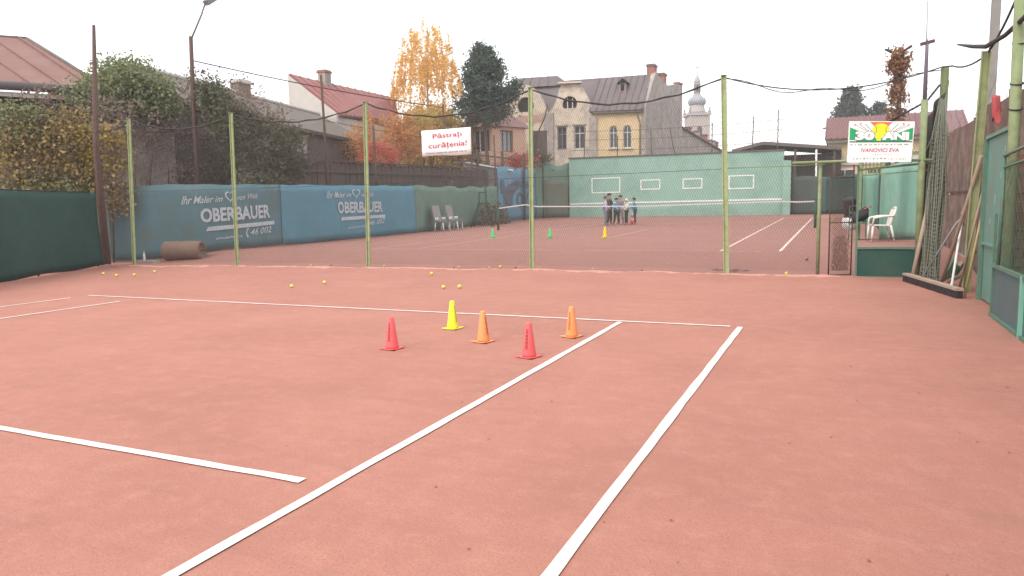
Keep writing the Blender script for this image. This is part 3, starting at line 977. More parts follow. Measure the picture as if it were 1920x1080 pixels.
def chimney(c, s, h, m, parent, capm=None, name='chimney', pots=0):
    mb = MB().box((c[0], c[1], c[2] + h / 2), (s[0], s[1], h))
    o = mb.build(name, m, parent)
    MB().box((c[0], c[1], c[2] + h + 0.05), (s[0] + 0.14, s[1] + 0.14, 0.10)).box((c[0], c[1], c[2] + h + 0.14), (s[0] + 0.04, s[1] + 0.04, 0.08)).build('cap', capm or m, o)
    return o

def window(f, u0, z0, u1, z1, parent, frame_m, pane_m, rec=0.14, bars_v=1, bars_h=(0.68,), fw_=0.08, arched=False, name='window'):
    """recessed window: surround, pane, glazing bars"""
    W = empty(name, (0, 0, 0)); W.parent = parent
    cx, w, h = (u0 + u1) / 2, u1 - u0, z1 - z0
    poly = arch(cx, z0, w, h, 10) if arched else rect(u0, z0, u1, z1)
    c = np.array([cx, (z0 + z1) / 2])
    inner = [tuple(c + (np.array(q) - c) * np.array([1 - 2 * fw_ / w, 1 - 2 * fw_ / h])) for q in poly]
    link_mesh('frame', slab(poly, 0.07, lambda a, z, d=0: f(a, z, d + rec), [inner]), frame_m, W)
    link_mesh('pane', slab(poly, 0.02, lambda a, z, d=0: f(a, z, d + rec + 0.075)), pane_m, W)
    mb = MB()
    for i in range(bars_v):
        u = u0 + w * (i + 1) / (bars_v + 1)
        mb.bar(f(u, z0 + fw_, rec + 0.035), f(u, z1 - fw_, rec + 0.035), 0.07, 0.05, (0, 1, 0))
    for t in bars_h:
        z = z0 + h * t
        mb.bar(f(u0 + fw_, z, rec + 0.03), f(u1 - fw_, z, rec + 0.03), 0.05, 0.07)
    if mb.v:
        mb.build_split('glazing_bar', frame_m, W)
    return W

def box_house(parent, A, B, depth, z0, z1, m, name='wall'):
    f, L = plane_frame(A, B)
    mb = MB()
    vs = [f(0, z0, 0), f(L, z0, 0), f(L, z0, depth), f(0, z0, depth), f(0, z1, 0), f(L, z1, 0), f(L, z1, depth), f(0, z1, depth)]
    mb.add(vs, [(0, 1, 5, 4), (1, 2, 6, 5), (2, 3, 7, 6), (3, 0, 4, 7), (4, 5, 6, 7)])
    return mb.build(name, m, parent)

# ---- red roofed house at the left
H = empty('house', (0, 0, 0))
tag(H, 'low house with rusty red seamed tin roof and long grey gutter at the left edge', 'house')
hA, hB = (-17.5, -2.6), (-10.35, 8.25)          # eave line
hf, hL = plane_frame(hA, hB)
box_house(H, tuple(hf(0, 0, 0.9)[:2]), tuple(hf(hL - 0.4, 0, 0.9)[:2]), 9.5, -0.1, 5.30, M_DARKWALL)
ea, eb = hf(0, 5.57, 0), hf(hL + 0.2, 5.50, 0)
pk = Vector((-15.86, 9.47, 8.0)); pk2 = hf(-3, 7.75, 5.6)
ec = hf(hL + 0.2, 5.5, 11.0)
rf = quad_roof('roof', ea, eb, pk, pk2, 0.12, M_REDROOF, H)
mb = MB().add([eb, ec, pk], [(0, 1, 2)])
mb.build('hip_end', M_REDROOF, rf)
seams(hf(0.0, 5.57, 0), hf(hL - 0.2, 5.50, 0), pk + (pk - pk2) * -0.02, hf(-3, 7.75, 5.6), 15, M_REDROOF, rf, 0.05)
MB().tube([eb, eb.lerp(pk, 0.5) + Vector((0, 0, 0.03)), pk], 0.06, 6).build('hip_ridge', M_BROWNROOF, rf)
MB().tube([pk2, pk], 0.06, 6).build('ridge_cap', M_BROWNROOF, rf)
MB().tube([hf(0, 5.50, -0.1), hf(hL + 0.15, 5.43, -0.1)], 0.14, 10).build('gutter', M_GREYROOF, H)
MB().bar(hf(0, 5.26, 0.05), hf(hL, 5.19, 0.05), 0.05, 0.14).build('fascia', M_WHITEWALL, H)
chimney((-16.9, 8.1, 7.5), (0.5, 0.5), 0.75, M_GREYWALL, H)

# ---- tall grey plaster wall with dark part between the house and the long roof
GW = empty('plaster_wall', (0, 0, 0))
tag(GW, 'old brown grey plaster wall overgrown with dry creeper, behind the first blue tarp', 'wall')
gf, gL = plane_frame((-9.8, 7.2), (-6.6, 13.8))
for k, (u0, u1, zt_, mm) in enumerate(((0, 2.6, 4.3, M_GREYWALL), (2.62, 5.0, 4.1, M_DARKWALL), (5.02, gL, 4.2, M_GREYWALL))):
    link_mesh('wall_section', slab(rect(u0, -0.1, u1, zt_), 0.3, gf), mm, GW)

# ---- long low building with mossy roof
LB = empty('outbuilding', (0, 0, 0))
tag(LB, 'long low building with mossy grey brown roof and one brick chimney', 'building')
lA, lB = (-9.3, 11.0), (-13.2, 26.6)
lf, lL = plane_frame(lA, lB)
box_house(LB, lA, lB, 8, -0.1, 5.2, M_DARKWALL)
rA, rB = Vector((-12.6, 10.8, 7.0)), Vector((-17.1, 27.6, 7.15))
rr = quad_roof('roof', lf(-0.3, 5.15, -0.4), lf(lL + 0.3, 5.2, -0.4), rB, rA, 0.15, M_BROWNROOF, LB)
quad_roof('rear_slope', lf(lL + 0.3, 5.1, 8.3), lf(-0.3, 5.1, 8.3), rA + Vector((0, 0, 0.01)), rB + Vector((0, 0, 0.01)), 0.15, M_BROWNROOF, rr)
MB().tube([rA + Vector((0, 0, 0.05)), rB + Vector((0, 0, 0.05))], 0.10, 6).build('ridge_cap', M_WHITEWALL, rr)
chimney((-14.65, 18.8, 6.7), (0.55, 0.75), 0.85, mat('dull_brick', (0.24, 0.18, 0.145), 0.9, (0.17, 0.13, 0.105), scale=6), LB, M_WHITEWALL)
link_mesh('gable_wall', slab([(0, 0), (4.2, 0), (4.2, 6.9), (0, 5.1)], 0.25, plane_frame(tuple(lf(-0.05, 0, 0)[:2]), (-12.6, 10.8))[0]), M_DARKWALL, LB)

# ---- white gable house with red roof
WG = empty('house', (0, 0, 0))
tag(WG, 'white gabled house with faded red roof and chimney behind the orange shrub', 'house')
ga, gb = Vector((-19.6, 27.9, 0)), Vector((-16.2, 28.1, 0))
apex = Vector((-19.55, 27.95, 9.85)); eav = Vector((-16.1, 28.3, 7.2))
wf, wL = plane_frame((-23.1, 27.75), (-16.2, 28.1))
link_mesh('gable_wall', slab([(wL / 2, 0), (wL, 0), (wL, 7.2), (wL / 2 + 0.05, 9.78), (wL / 2, 9.78)], 0.3, wf), M_WHITEWALL, WG)
M_REDROOF2 = mat('faded_red_roof', (0.30, 0.115, 0.105), 0.7, (0.24, 0.09, 0.085), scale=1.1, dirt=(0.33, 0.19, 0.17), dscale=0.8, damt=0.5)
rr = quad_roof('roof', eav + Vector((0.1, 0, -0.05)), (-17.6, 37.2, 7.75), (-20.0, 40.2, 10.0), apex, 0.12, M_REDROOF2, WG)
seams(eav + Vector((0.1, 0, -0.05)), (-17.6, 37.2, 7.75), (-20.0, 40.2, 10.0), apex, 14, M_REDROOF2, rr, 0.05)
link_mesh('fire_wall', slab([(0, 0), (12.2, 0), (12.2, 9.9), (0, 9.72)], 0.25, plane_frame((-20.1, 40.2), (-19.75, 28.1))[0]), M_WHITEWALL, WG)
box_house(WG, (-16.25, 28.15), (-17.7, 37.2), 5, 0, 7.1, M_WHITEWALL)
c = chimney((-19.6, 31.4, 9.6), (0.62, 0.62), 0.85, M_GREYWALL, WG, M_BRICK)

# ---- salmon coloured cottage
SH = empty('cottage', (0, 0, 0))
tag(SH, 'small salmon pink cottage with hipped maroon roof and two framed windows behind the spruce trunk', 'house')
sC, sR, sQ = (-9.62, 36.26), (-8.54, 39.50), (-12.74, 37.47)
sf1, sl1 = plane_frame(sC, sR)
sf2, sl2 = plane_frame(sQ, sC)
link_mesh('wall', slab(rect(0, 0, sl1, 6.85), 0.25, sf1, [rect(0.8, 5.1, 2.1, 6.6)]), M_SALMON, SH)
link_mesh('wall', slab(rect(0, 0, sl2 - 0.01, 6.84), 0.25, sf2, [rect(sl2 - 1.97, 5.08, sl2 - 0.26, 6.65)]), M_SALMON, SH)
M_WINGREY = mat('grey_window_frame', (0.22, 0.19, 0.175), 0.7)
window(sf1, 0.8, 5.1, 2.1, 6.6, SH, M_WINGREY, M_CURTAIN, bars_v=2, bars_h=())
window(sf2, sl2 - 1.97, 5.08, sl2 - 0.26, 6.65, SH, M_WHITE, M_PANE, bars_v=2, bars_h=())
for (f_, l_, n_) in ((sf1, sl1, 0), (sf2, sl2, 1)):
    pass
e1 = Vector((*sC, 6.78)) + Vector((0.15, -0.5, 0)); e2 = Vector((*sR, 6.85)) + Vector((0.35, 0.3, 0)); e3 = Vector((*sQ, 6.85)) + Vector((-0.3, -0.3, 0)); e4 = Vector((-11.66, 40.8, 6.85)) + Vector((-0.2, 0.4, 0))
p1, p2_ = Vector((-11.5, 38.3, 8.35)), Vector((-10.6, 39.6, 8.5))
rr = MB().add([e1, e2, e4, e3, p1, p2_], [(0, 1, 5, 4), (3, 0, 4), (1, 2, 5), (2, 3, 4, 5), (3, 2, 1, 0)]).build('roof', M_MAROON, SH)
MB().tube([e1, p1], 0.05, 5).build('hip_ridge', M_MAROON, rr)
MB().tube([p1, p2_], 0.05, 5).build('ridge_cap', M_MAROON, rr)
link_mesh('lean_to', slab(rect(0, 0, 1.3, 6.7), 0.2, plane_frame((-8.45, 39.9), (-7.0, 40.6))[0]), M_DARKWALL, SH)

# ---- derelict house with round gables
DH = empty('derelict_house', (0, 0, 0))
tag(DH, 'derelict house with two round gables, peeling cream and yellow plaster, grey tin roof', 'house')
dA, dB, dB2 = (-13.2, 46.2), (-2.27, 47.93), (-1.51, 58.36)
df, dL = plane_frame(dA, dB)
hz = []
def horseshoe(cx, cz, r, flat):
    pts = []
    for i in range(19):
        a = -flat + (PI + 2 * flat) * i / 18
        pts.append((cx + r * math.cos(a), cz + r * math.sin(a)))
    return pts
g1 = [(-0.3, 0), (3.62, 0), (3.62, 8.6), (3.5, 9.1), (3.2, 9.75), (2.85, 10.3), (2.42, 10.72), (2.0, 10.95), (1.67, 11.02), (1.25, 10.9), (0.86, 10.62), (0.5, 10.1), (0.25, 9.5), (-0.3, 8.7)]
h1 = horseshoe(1.74, 9.42, 0.70, 0.75)
link_mesh('gable_wall', slab(g1, 0.4, df, [h1]), M_CREAM, DH)
link_mesh('opening', slab(h1, 0.05, lambda a, z, d=0: df(a, z, d + 0.36)), M_DARK, DH)
g2 = [(3.66, 0), (7.22, 0), (7.22, 8.5), (7.1, 9.05), (6.78, 9.85), (6.45, 10.4), (6.25, 10.62), (6.2, 10.9), (4.7, 10.95), (4.62, 10.6), (4.4, 9.85), (4.1, 9.2), (3.66, 8.7)]
h2 = horseshoe(5.38, 9.38, 0.60, 0.6)
w1, w2 = rect(4.35, 5.8, 5.1, 7.6), rect(5.70, 5.8, 6.6, 7.62)
link_mesh('gable_wall', slab(g2, 0.4, df, [h2, w1, w2]), M_CREAM, DH)
ho = link_mesh('opening', slab(h2, 0.05, lambda a, z, d=0: df(a, z, d + 0.36)), M_DARK, DH)
mb = MB()
for u in (5.18, 5.58):
    mb.bar(df(u, 8.9, 0.2), df(u, 9.95, 0.2), 0.07, 0.05, (0, 1, 0))
mb.build_split('bar', M_WHITEWALL, ho)
window(df, 4.35, 5.8, 5.1, 7.6, DH, M_WINGREY, M_PANE, bars_v=1)
window(df, 5.70, 5.8, 6.6, 7.62, DH, M_WHITEWALL, M_PANE, bars_v=1)
for u0, u1 in ((4.25, 5.2), (5.6, 6.7)):
    MB().bar(df(u0, 7.72, -0.05), df(u1, 7.72, -0.05), 0.10, 0.10).build('lintel', M_GREYWALL, DH)
MB().bar(df(4.5, 11.02, -0.05), df(6.4, 10.97, -0.05), 0.6, 0.12).build('gable_cornice', M_WHITEWALL, DH)
MB().bar(df(4.65, 11.12, 0.1), df(6.2, 11.07, 0.1), 0.4, 0.12).build('gable_cornice', M_BRICK, DH)
# rounded copings
def coping(pts):
    mb = MB()
    mb.tube([df(a, z + 0.02, 0.1) for a, z in pts], 0.09, 6)
    return mb.build('coping', M_GREYWALL, DH)
coping(g1[3:]); coping(g2[2:7]); coping(g2[9:])
# weathered pier between the gables, exposed brick below the openings
link_mesh('pier', slab(rect(3.25, 0, 4.05, 8.75), 0.2, lambda a, z, d=0: df(a, z, d - 0.16)), M_GREYWALL, DH)
link_mesh('bare_brick', slab([(0.9, 8.3), (1.3, 8.22), (1.5, 8.02), (2.0, 8.12), (2.3, 7.9), (2.7, 8.1), (3.2, 8.05), (3.5, 8.3), (3.45, 8.62), (3.1, 8.7), (2.8, 8.6), (2.4, 8.68), (1.9, 8.62), (1.3, 8.7), (0.95, 8.55)], 0.05, lambda a, z, d=0: df(a, z, d - 0.03)), mat('pinkish_bare_brick', (0.36, 0.20, 0.165), 0.95, (0.44, 0.32, 0.25), scale=3), DH)
link_mesh('pier', slab(rect(6.95, 0, 7.55, 8.2), 0.2, lambda a, z, d=0: df(a, z, d - 0.15)), M_GREYWALL, DH)
# yellow wing
yw1, yw2 = (8.53, 5.75, 9.2, 7.5), (9.6, 5.72, 10.3, 7.5)
holes = [arch((q[0] + q[2]) / 2, q[1], q[2] - q[0], q[3] - q[1], 10) for q in (yw1, yw2)]
link_mesh('yellow_wall', slab(rect(7.24, 0, dL - 0.02, 8.45), 0.4, lambda a, z, d=0: df(a, z, d + 0.03), holes), M_YELLOW, DH)
for q in (yw1, yw2):
    window(df, *q, DH, M_WHITEWALL, M_PANE, bars_v=1, arched=True)
    MB().bar(df(q[0] - 0.08, q[1] - 0.05, -0.03), df(q[2] + 0.08, q[1] - 0.05, -0.03), 0.16, 0.08).build('sill', M_WHITEWALL, DH)
MB().bar(df(7.3, 8.55, -0.12), df(dL, 8.5, -0.12), 0.3, 0.16).build('eaves_board', M_BROWNROOF, DH)
MB().tube([df(dL - 0.35, 8.4, -0.15), df(dL - 0.25, 8.0, -0.1), df(dL - 0.12, 7.6, -0.08), df(dL - 0.12, 4.5, -0.08)], 0.05, 6).build('downpipe', M_GREYROOF, DH)
# roof
rE, rW = Vector((-2.09, 50.48, 11.66)), Vector((-9.0, 49.39, 11.5))
ev1, ev0 = df(dL + 0.05, 8.6, -0.35), df(3.2, 8.7, 0.5)
rr = quad_roof('roof', df(7.0, 8.66, -0.3), ev1, rE, Vector((-6.2, 49.83, 11.6)), 0.12, M_GREYROOF, DH)
seams(df(7.0, 8.66, -0.3), ev1, rE, Vector((-6.2, 49.83, 11.6)), 8, M_GREYROOF, rr, 0.05)
quad_roof('roof_slope', df(-0.4, 8.7, 0.45), df(6.98, 8.7, 0.45), Vector((-6.2, 49.83, 11.6)), Vector((-12.9, 48.77, 11.6)), 0.12, M_GREYROOF, rr)
quad_roof('rear_slope', Vector((-1.8, 57.5, 8.2)), Vector((-13.6, 55.6, 8.2)), Vector((-12.9, 48.77, 11.62)), rE + Vector((0, 0, 0.01)), 0.12, M_GREYROOF, rr)
up_ = MB().add([(-13.6, 48.0, 11.2), (-8.75, 48.9, 11.2), (-9.74, 49.3, 12.08), (-13.2, 48.7, 12.08), (-13.8, 51.5, 11.2), (-8.9, 52.2, 11.2)], [(0, 1, 2, 3), (1, 5, 2), (5, 4, 3, 2), (0, 3, 4)]).build('raised_roof', M_GREYROOF, rr)
seams((-13.6, 48.0, 11.2), (-9.5, 48.76, 11.2), (-9.9, 49.3, 12.08), (-13.2, 48.7, 12.08), 5, M_GREYROOF, rr, 0.05)
# dormer
dm = MB()
dc = Vector((-4.05, 48.95, 10.35))
dm.box(dc + Vector((0, 0.25, 0.2)), (0.55, 0.7, 0.75))
do = dm.build('dormer', mat('dormer_pink', (0.33, 0.22, 0.2), 0.9), rr)
MB().add([dc + Vector(q) for q in ((-0.45, -0.2, 0.55), (0.45, -0.2, 0.55), (0, -0.2, 0.95), (-0.45, 0.9, 0.55), (0.45, 0.9, 0.55), (0, 0.9, 0.95))], [(0, 1, 2), (3, 5, 4), (0, 2, 5, 3), (1, 4, 5, 2), (0, 3, 4, 1)]).build('dormer_roof', M_DARK, do)
MB().box(dc + Vector((0, -0.11, 0.22)), (0.3, 0.02, 0.5)).build('opening', M_DARK, do)
# party wall
pf, pL = plane_frame(dB, dB2)
link_mesh('party_wall', slab([(0.0, 0), (pL, 0), (pL, 11.8), (9.0, 11.75), (6.9, 11.35), (5.9, 11.2), (3.6, 11.55), (2.56, 11.82), (0.0, 8.8)], 0.35, lambda a, z, d=0: pf(a, z, d - 0.35 + 0.02)), M_GREYWALL, DH)
MB().bar(pf(9.0, 11.85, -0.15), pf(pL, 11.9, -0.15), 0.5, 0.15).build('coping', M_BRICK, DH)
for (v_, z_, h_) in ((2.9, 11.55, 0.75), (5.6, 11.1, 0.9)):
    q = pf(v_, z_, 0.1)
    chimney((q.x, q.y, q.z), (0.62, 0.9), h_, M_BRICK, DH, M_GREYROOF)

# ---- low roof with chimneys in front of the church
LR = empty('terrace_house', (0, 0, 0))
tag(LR, 'grey sloping roof with a row of small chimneys below the church tower', 'house')
link_mesh('wall', slab([(0, 0), (16.0, 0), (16.0, 7.2), (14, 7.45), (0, 9.0)], 9, plane_frame((-2.95, 65.0), (-0.9, 81.0))[0]), M_GREYWALL, LR)
lfm = plane_frame((-2.95, 65.0), (-0.9, 81.0))[0]
quad_roof('roof', lfm(-0.3, 9.05, -0.3), lfm(16.2, 7.25, -0.3), lfm(16.2, 8.2, 4), lfm(-0.3, 10.0, 4), 0.1, M_BROWNROOF, LR)
for s_, h_ in ((2.0, 0.9), (5.2, 0.7), (8.2, 0.85), (11.0, 0.95), (12.9, 0.7), (14.2, 0.85), (15.4, 0.9)):
    q = lfm(s_, 9.0 - s_ * 0.11, 0.6)
    chimney(tuple(q), (0.6, 0.6), h_, M_BRICK if int(s_) % 2 else M_GREYWALL, LR, M_GREYROOF)

# ---- church tower
CT = empty('church_tower', (0, 0, 0))
tag(CT, 'white baroque church tower with onion dome and cross in the distance', 'church')
cc = Vector((-12.85, 131.5, 0)); rz_c = R(26)
def cbox(z0, z1, w, m, name, par=CT):
    return MB().box((cc.x, cc.y, (z0 + z1) / 2), (w, w, z1 - z0), rz_c).build(name, m, par)
sh = cbox(0, 17.3, 3.7, M_CHURCH, 'shaft')
cbox(17.32, 17.6, 4.3, M_CHURCH, 'cornice'); cbox(17.61, 17.8, 4.05, M_CHURCHROOF, 'cornice')
cbox(11.5, 11.75, 3.95, M_CHURCH, 'cornice')
cu, cv = Vector((math.cos(rz_c), math.sin(rz_c), 0)), Vector((math.sin(rz_c), -math.cos(rz_c), 0))
for ax, sd in ((cv, cu), (cu, cv)):
    for k in (-1, 1):
        MB().bar(cc + ax * 1.88 + sd * 1.62 * k + Vector((0, 0, 0.1)), cc + ax * 1.88 + sd * 1.62 * k + Vector((0, 0, 17.25)), 0.4, 0.12, tuple(ax)).build('pilaster', M_CHURCH, CT)
    A_ = cc + ax * 1.86 - sd * 0.5
    f_ = lambda a, z, d=0, A_=A_, sd=sd, ax=ax: A_ + sd * a - ax * d + Vector((0, 0, z))
    link_mesh('louvre_window', slab(arch(0.5, 13.0, 0.95, 2.3), 0.06, lambda a, z, d=0, f_=f_: f_(a, z, d - 0.03)), M_DARKWALL, CT)
    MB().bar(f_(-0.3, 12.75, -0.08), f_(1.3, 12.75, -0.08), 0.2, 0.16).build('sill', M_CHURCH, CT)
for k in range(4):
    a = rz_c + PI / 4 + k * PI / 2
    MB().lathe([(0.2, 0), (0.28, 0.25), (0.12, 0.5), (0.22, 0.75), (0.02, 1.1)], (cc.x + 2.6 * math.cos(a), cc.y + 2.6 * math.sin(a), 17.8), 8).build('finial', M_CHURCHROOF, CT)
MB().lathe([(1.75, 17.8), (1.5, 18.3), (1.35, 19.0), (1.32, 19.3)], (cc.x, cc.y, 0), 12).build('drum', M_CHURCH, CT)
dome = MB().lathe([(1.35, 19.3), (1.62, 19.6), (1.70, 20.0), (1.55, 20.4), (1.15, 20.75), (0.8, 21.05), (0.66, 21.4)], (cc.x, cc.y, 0), 16).build('onion_dome', M_CHURCHROOF, CT)
MB().lathe([(0.62, 21.4), (0.60, 23.1), (0.72, 23.15), (0.72, 23.3)], (cc.x, cc.y, 0), 8).build('lantern', M_CHURCH, CT)
for k in range(2):
    a = R(-75) + k * R(60)
    MB().box((cc.x + 0.58 * math.cos(a), cc.y + 0.58 * math.sin(a), 22.3), (0.12, 0.3, 1.0), a).build('lantern_opening', M_DARK, CT)
MB().lathe([(0.62, 23.3), (0.58, 23.8), (0.35, 24.4), (0.12, 24.8), (0.09, 25.1), (0.16, 25.25), (0.03, 25.4)], (cc.x, cc.y, 0), 12).build('spire', M_CHURCHROOF, CT)
MB().box((cc.x, cc.y, 26.0), (0.11, 0.11, 1.3)).box((cc.x, cc.y, 26.2), (0.62, 0.10, 0.11), 0.3).build('cross', M_GREYROOF, CT)

# ---- shed and maroon roofed building at the right
SD = empty('shed', (0, 0, 0))
tag(SD, 'dark open shed with low green pitched roof right of the practice wall', 'shed')
MB().box((9.7, 46.5, 2.2), (4.6, 4, 4.4)).build('wall', M_DARKWALL, SD)
rr = quad_roof('roof', (5.4, 41.6, 4.72), (7.35, 41.6, 5.14), (7.35, 48.6, 5.14), (5.4, 48.6, 4.72), 0.1, mat('green_tin', (0.085, 0.15, 0.125), 0.7), SD)
quad_roof('roof_slope', (7.36, 41.6, 5.14), (12.0, 41.6, 4.58), (12.0, 48.6, 4.58), (7.36, 48.6, 5.14), 0.1, MATS['green_tin'], rr)
MB().bar((5.4, 41.52, 4.66), (7.35, 41.52, 5.08), 0.06, 0.2).bar((7.35, 41.52, 5.08), (12, 41.52, 4.52), 0.06, 0.2).build('fascia', M_GREYROOF, SD)
MB().tube([(10.62, 41.4, 0.2), (10.55, 41.4, 4.5)], 0.06, 8).build('downpipe', M_WHITE, SD)
for x in (7.6, 9.3, 11.6):
    MB().bar((x, 41.7, 0), (x, 41.7, 4.6), 0.14).build('post', M_PLANK, SD)

MR = empty('roadside_building', (0, 0, 0))
tag(MR, 'yellow walled building with corrugated maroon roof behind the white and green anniversary sign', 'building')
MB().box((15.0, 49.2, 2.7), (7.7, 6, 5.4)).build('wall', M_YELLOW, MR)
rr = quad_roof('roof', (10.95, 45.5, 5.42), (19.4, 45.5, 5.42), (19.4, 49.2, 7.15), (10.95, 49.2, 7.15), 0.1, M_MAROON, MR)
quad_roof('rear_slope', (19.4, 53, 5.4), (10.95, 53, 5.4), (10.95, 49.2, 7.16), (19.4, 49.2, 7.16), 0.1, M_MAROON, rr)
seams((11.0, 45.5, 5.42), (19.3, 45.5, 5.42), (19.3, 49.2, 7.15), (11.0, 49.2, 7.15), 24, M_MAROON, rr, 0.06)
MB().bar((11.0, 45.9, 5.3), (19.2, 45.9, 5.3), 0.3, 0.25).build('eaves_board', M_WHITEWALL, MR)
MB().box((14.9, 46.12, 3.9), (7.4, 0.1, 0.5)).build('white_band', M_WHITEWALL, MR)
mf = plane_frame((11.15, 46.15), (18.85, 46.15))[0]
for u in (0.5, 2.4, 4.3):
    window(lambda a, z, d=0: mf(a, z, d - 0.2), u, 1.6, u + 1.2, 3.4, MR, M_WHITE, M_PANE)

# ================================================================== WOODEN FENCE behind the windscreen
PF = empty('plank_fence', (0, 0, 0))
tag(PF, 'tall weathered dark plank fence standing behind the blue windscreen tarps', 'fence')
pm = MB().box((0, 0, 1.55), (0.035, 0.232, 3.1)).mesh('plank')
pm.materials.append(M_PLANK)
y = 10.4
i = 0
while y < 28.6:
    o = bpy.data.objects.new('plank', pm)
    COL.objects.link(o)
    o.parent = PF
    hgt = (3.12 + 0.016 * (y - 10)) + random.uniform(-0.05, 0.04)
    o.location = (-5.72 + random.uniform(-0.012, 0.012) - max(0, y - 18) * 0.05, y, 0.05)
    o.scale = (1, 1, (hgt - 0.05) / 3.1)
    o.rotation_euler = (0, random.uniform(-0.008, 0.008), 0.05 + random.uniform(-0.03, 0.03))
    y += 0.245
    i += 1
for z in (1.0, 2.75):
    MB().bar((-5.66, 10.3, z + 0.05), (-5.66, 18, z + 0.15), 0.05, 0.10).bar((-5.66, 18, z + 0.15), (-6.2, 28.6, z + 0.33), 0.05, 0.10).build('rail', M_PLANK, PF)
MB().bar((-5.68, 10.3, 3.18), (-5.68, 18, 3.3), 0.16, 0.05).bar((-5.68, 18, 3.3), (-6.22, 28.6, 3.48), 0.16, 0.05).build('cap_rail', M_PLANK, PF)

# tall dark poles that carry the far court's netting on the left side
NF = empty('wire_net_fence', (0, 0, 0))
tag(NF, 'rusty poles with thin wires rising above the plank fence beside the far court', 'fence')
NFP = [(-5.2, 13.12, 6.25), (-5.25, 16.29, 4.75), (-5.45, 22.38, 6.29), (-5.85, 25.9, 5.47), (-6.4, 29.9, 5.5), (-7.3, 38.3, 8.4), (-6.9, 38.6, 6.4)]
for (x, y, z) in NFP:
    if z > 8:
        pts = [(x, y, 0.3), (x + 0.05, y, 5.8), (x + 0.25, y, 6.4), (x + 0.75, y, 7.4), (x + 0.95, y, 8.2)]
    else:
        pts = [(x, y, 0), (x + 0.02, y, z * 0.6), (x - 0.03, y, z)]
    MB().tube(pts, 0.045, 6).build('pole', M_RUSTPOLE, NF)
for z in (3.9, 4.6):
    pp = [Vector((x, y, z + 0.05 * math.sin(y))) for (x, y, q) in NFP[:6]]
    MB().tube(pp, 0.012, 4).build('wire', M_RUSTPOLE, NF)

# collapsed timber rails and a pale low wall beyond the plank fence
TB = empty('timber_railing', (0, 0, 0))
tag(TB, 'broken brown timber railing in front of the salmon cottage', 'railing')
for a, b, w in (((-8.6, 27.6, 3.6), (-7.3, 29.6, 4.25), 0.14), ((-8.9, 28.5, 4.6), (-6.7, 33.5, 4.3), 0.10), ((-8.4, 28.5, 4.1), (-6.6, 33.3, 3.7), 0.08)):
    MB().bar(a, b, w, w * 0.8).build('rail', M_PLANK, TB)
for q in ((-7.4, 29.6), (-6.9, 32.0), (-6.6, 34.6)):
    MB().bar((q[0], q[1], 0), (q[0], q[1], 4.7), 0.13).build('post', M_PLANK, TB)
LW = empty('low_wall', (0, 0, 0))
tag(LW, 'pale grey low wall with white coping beyond the end of the plank fence', 'wall')
link_mesh('wall_panel', slab([(0, 0), (3.4, 0), (3.4, 3.5), (0, 3.9)], 0.2, plane_frame((-8.1, 29.4), (-6.5, 32.6))[0]), M_GREYWALL, LW)
MB().bar((-8.1, 29.35, 3.98), (-6.5, 32.5, 3.55), 0.3, 0.08).build('coping', M_WHITE, LW)

# ================================================================== TREES AND CREEPERS
def branchy(mb, base, top, r0, n, spread, seg=6, up_bias=0.4):
    base, top = Vector(base), Vector(top)
    mb.tube([base, base.lerp(top, 0.35) + Vector((0.08, 0.05, 0)), base.lerp(top, 0.7) + Vector((-0.06, 0, 0)), top], [r0, r0 * 0.8, r0 * 0.5, r0 * 0.15], seg)
    for i in range(n):
        t = random.uniform(0.35, 0.95)
        p = base.lerp(top, t)
        a = random.uniform(0, 2 * PI)
        L = spread * (1.15 - t) * random.uniform(0.6, 1.2)
        e = p + Vector((math.cos(a) * L, math.sin(a) * L, L * up_bias * random.uniform(0.5, 1.5)))
        m_ = p.lerp(e, 0.5) + Vector((0, 0, 0.1 * L))
        mb.tube([p, m_, e], [r0 * 0.35 * (1.1 - t), r0 * 0.22 * (1.1 - t), 0.006], 5)

def tree(name, label, base, top, r0, nb, spread, bark, crowns, group=None, cat='tree', up_bias=0.4):
    T = empty(name, (base[0], base[1], 0))
    tag(T, label, cat, group)
    T.location = (0, 0, 0)
    mb = MB()
    branchy(mb, base, top, r0, nb, spread, up_bias=up_bias)
    mb.build('trunk', bark, T)
    for (P, size, m, asp, droop) in crowns:
        leaf_mesh('crown', P, size, m, T, asp, droop)
    return T

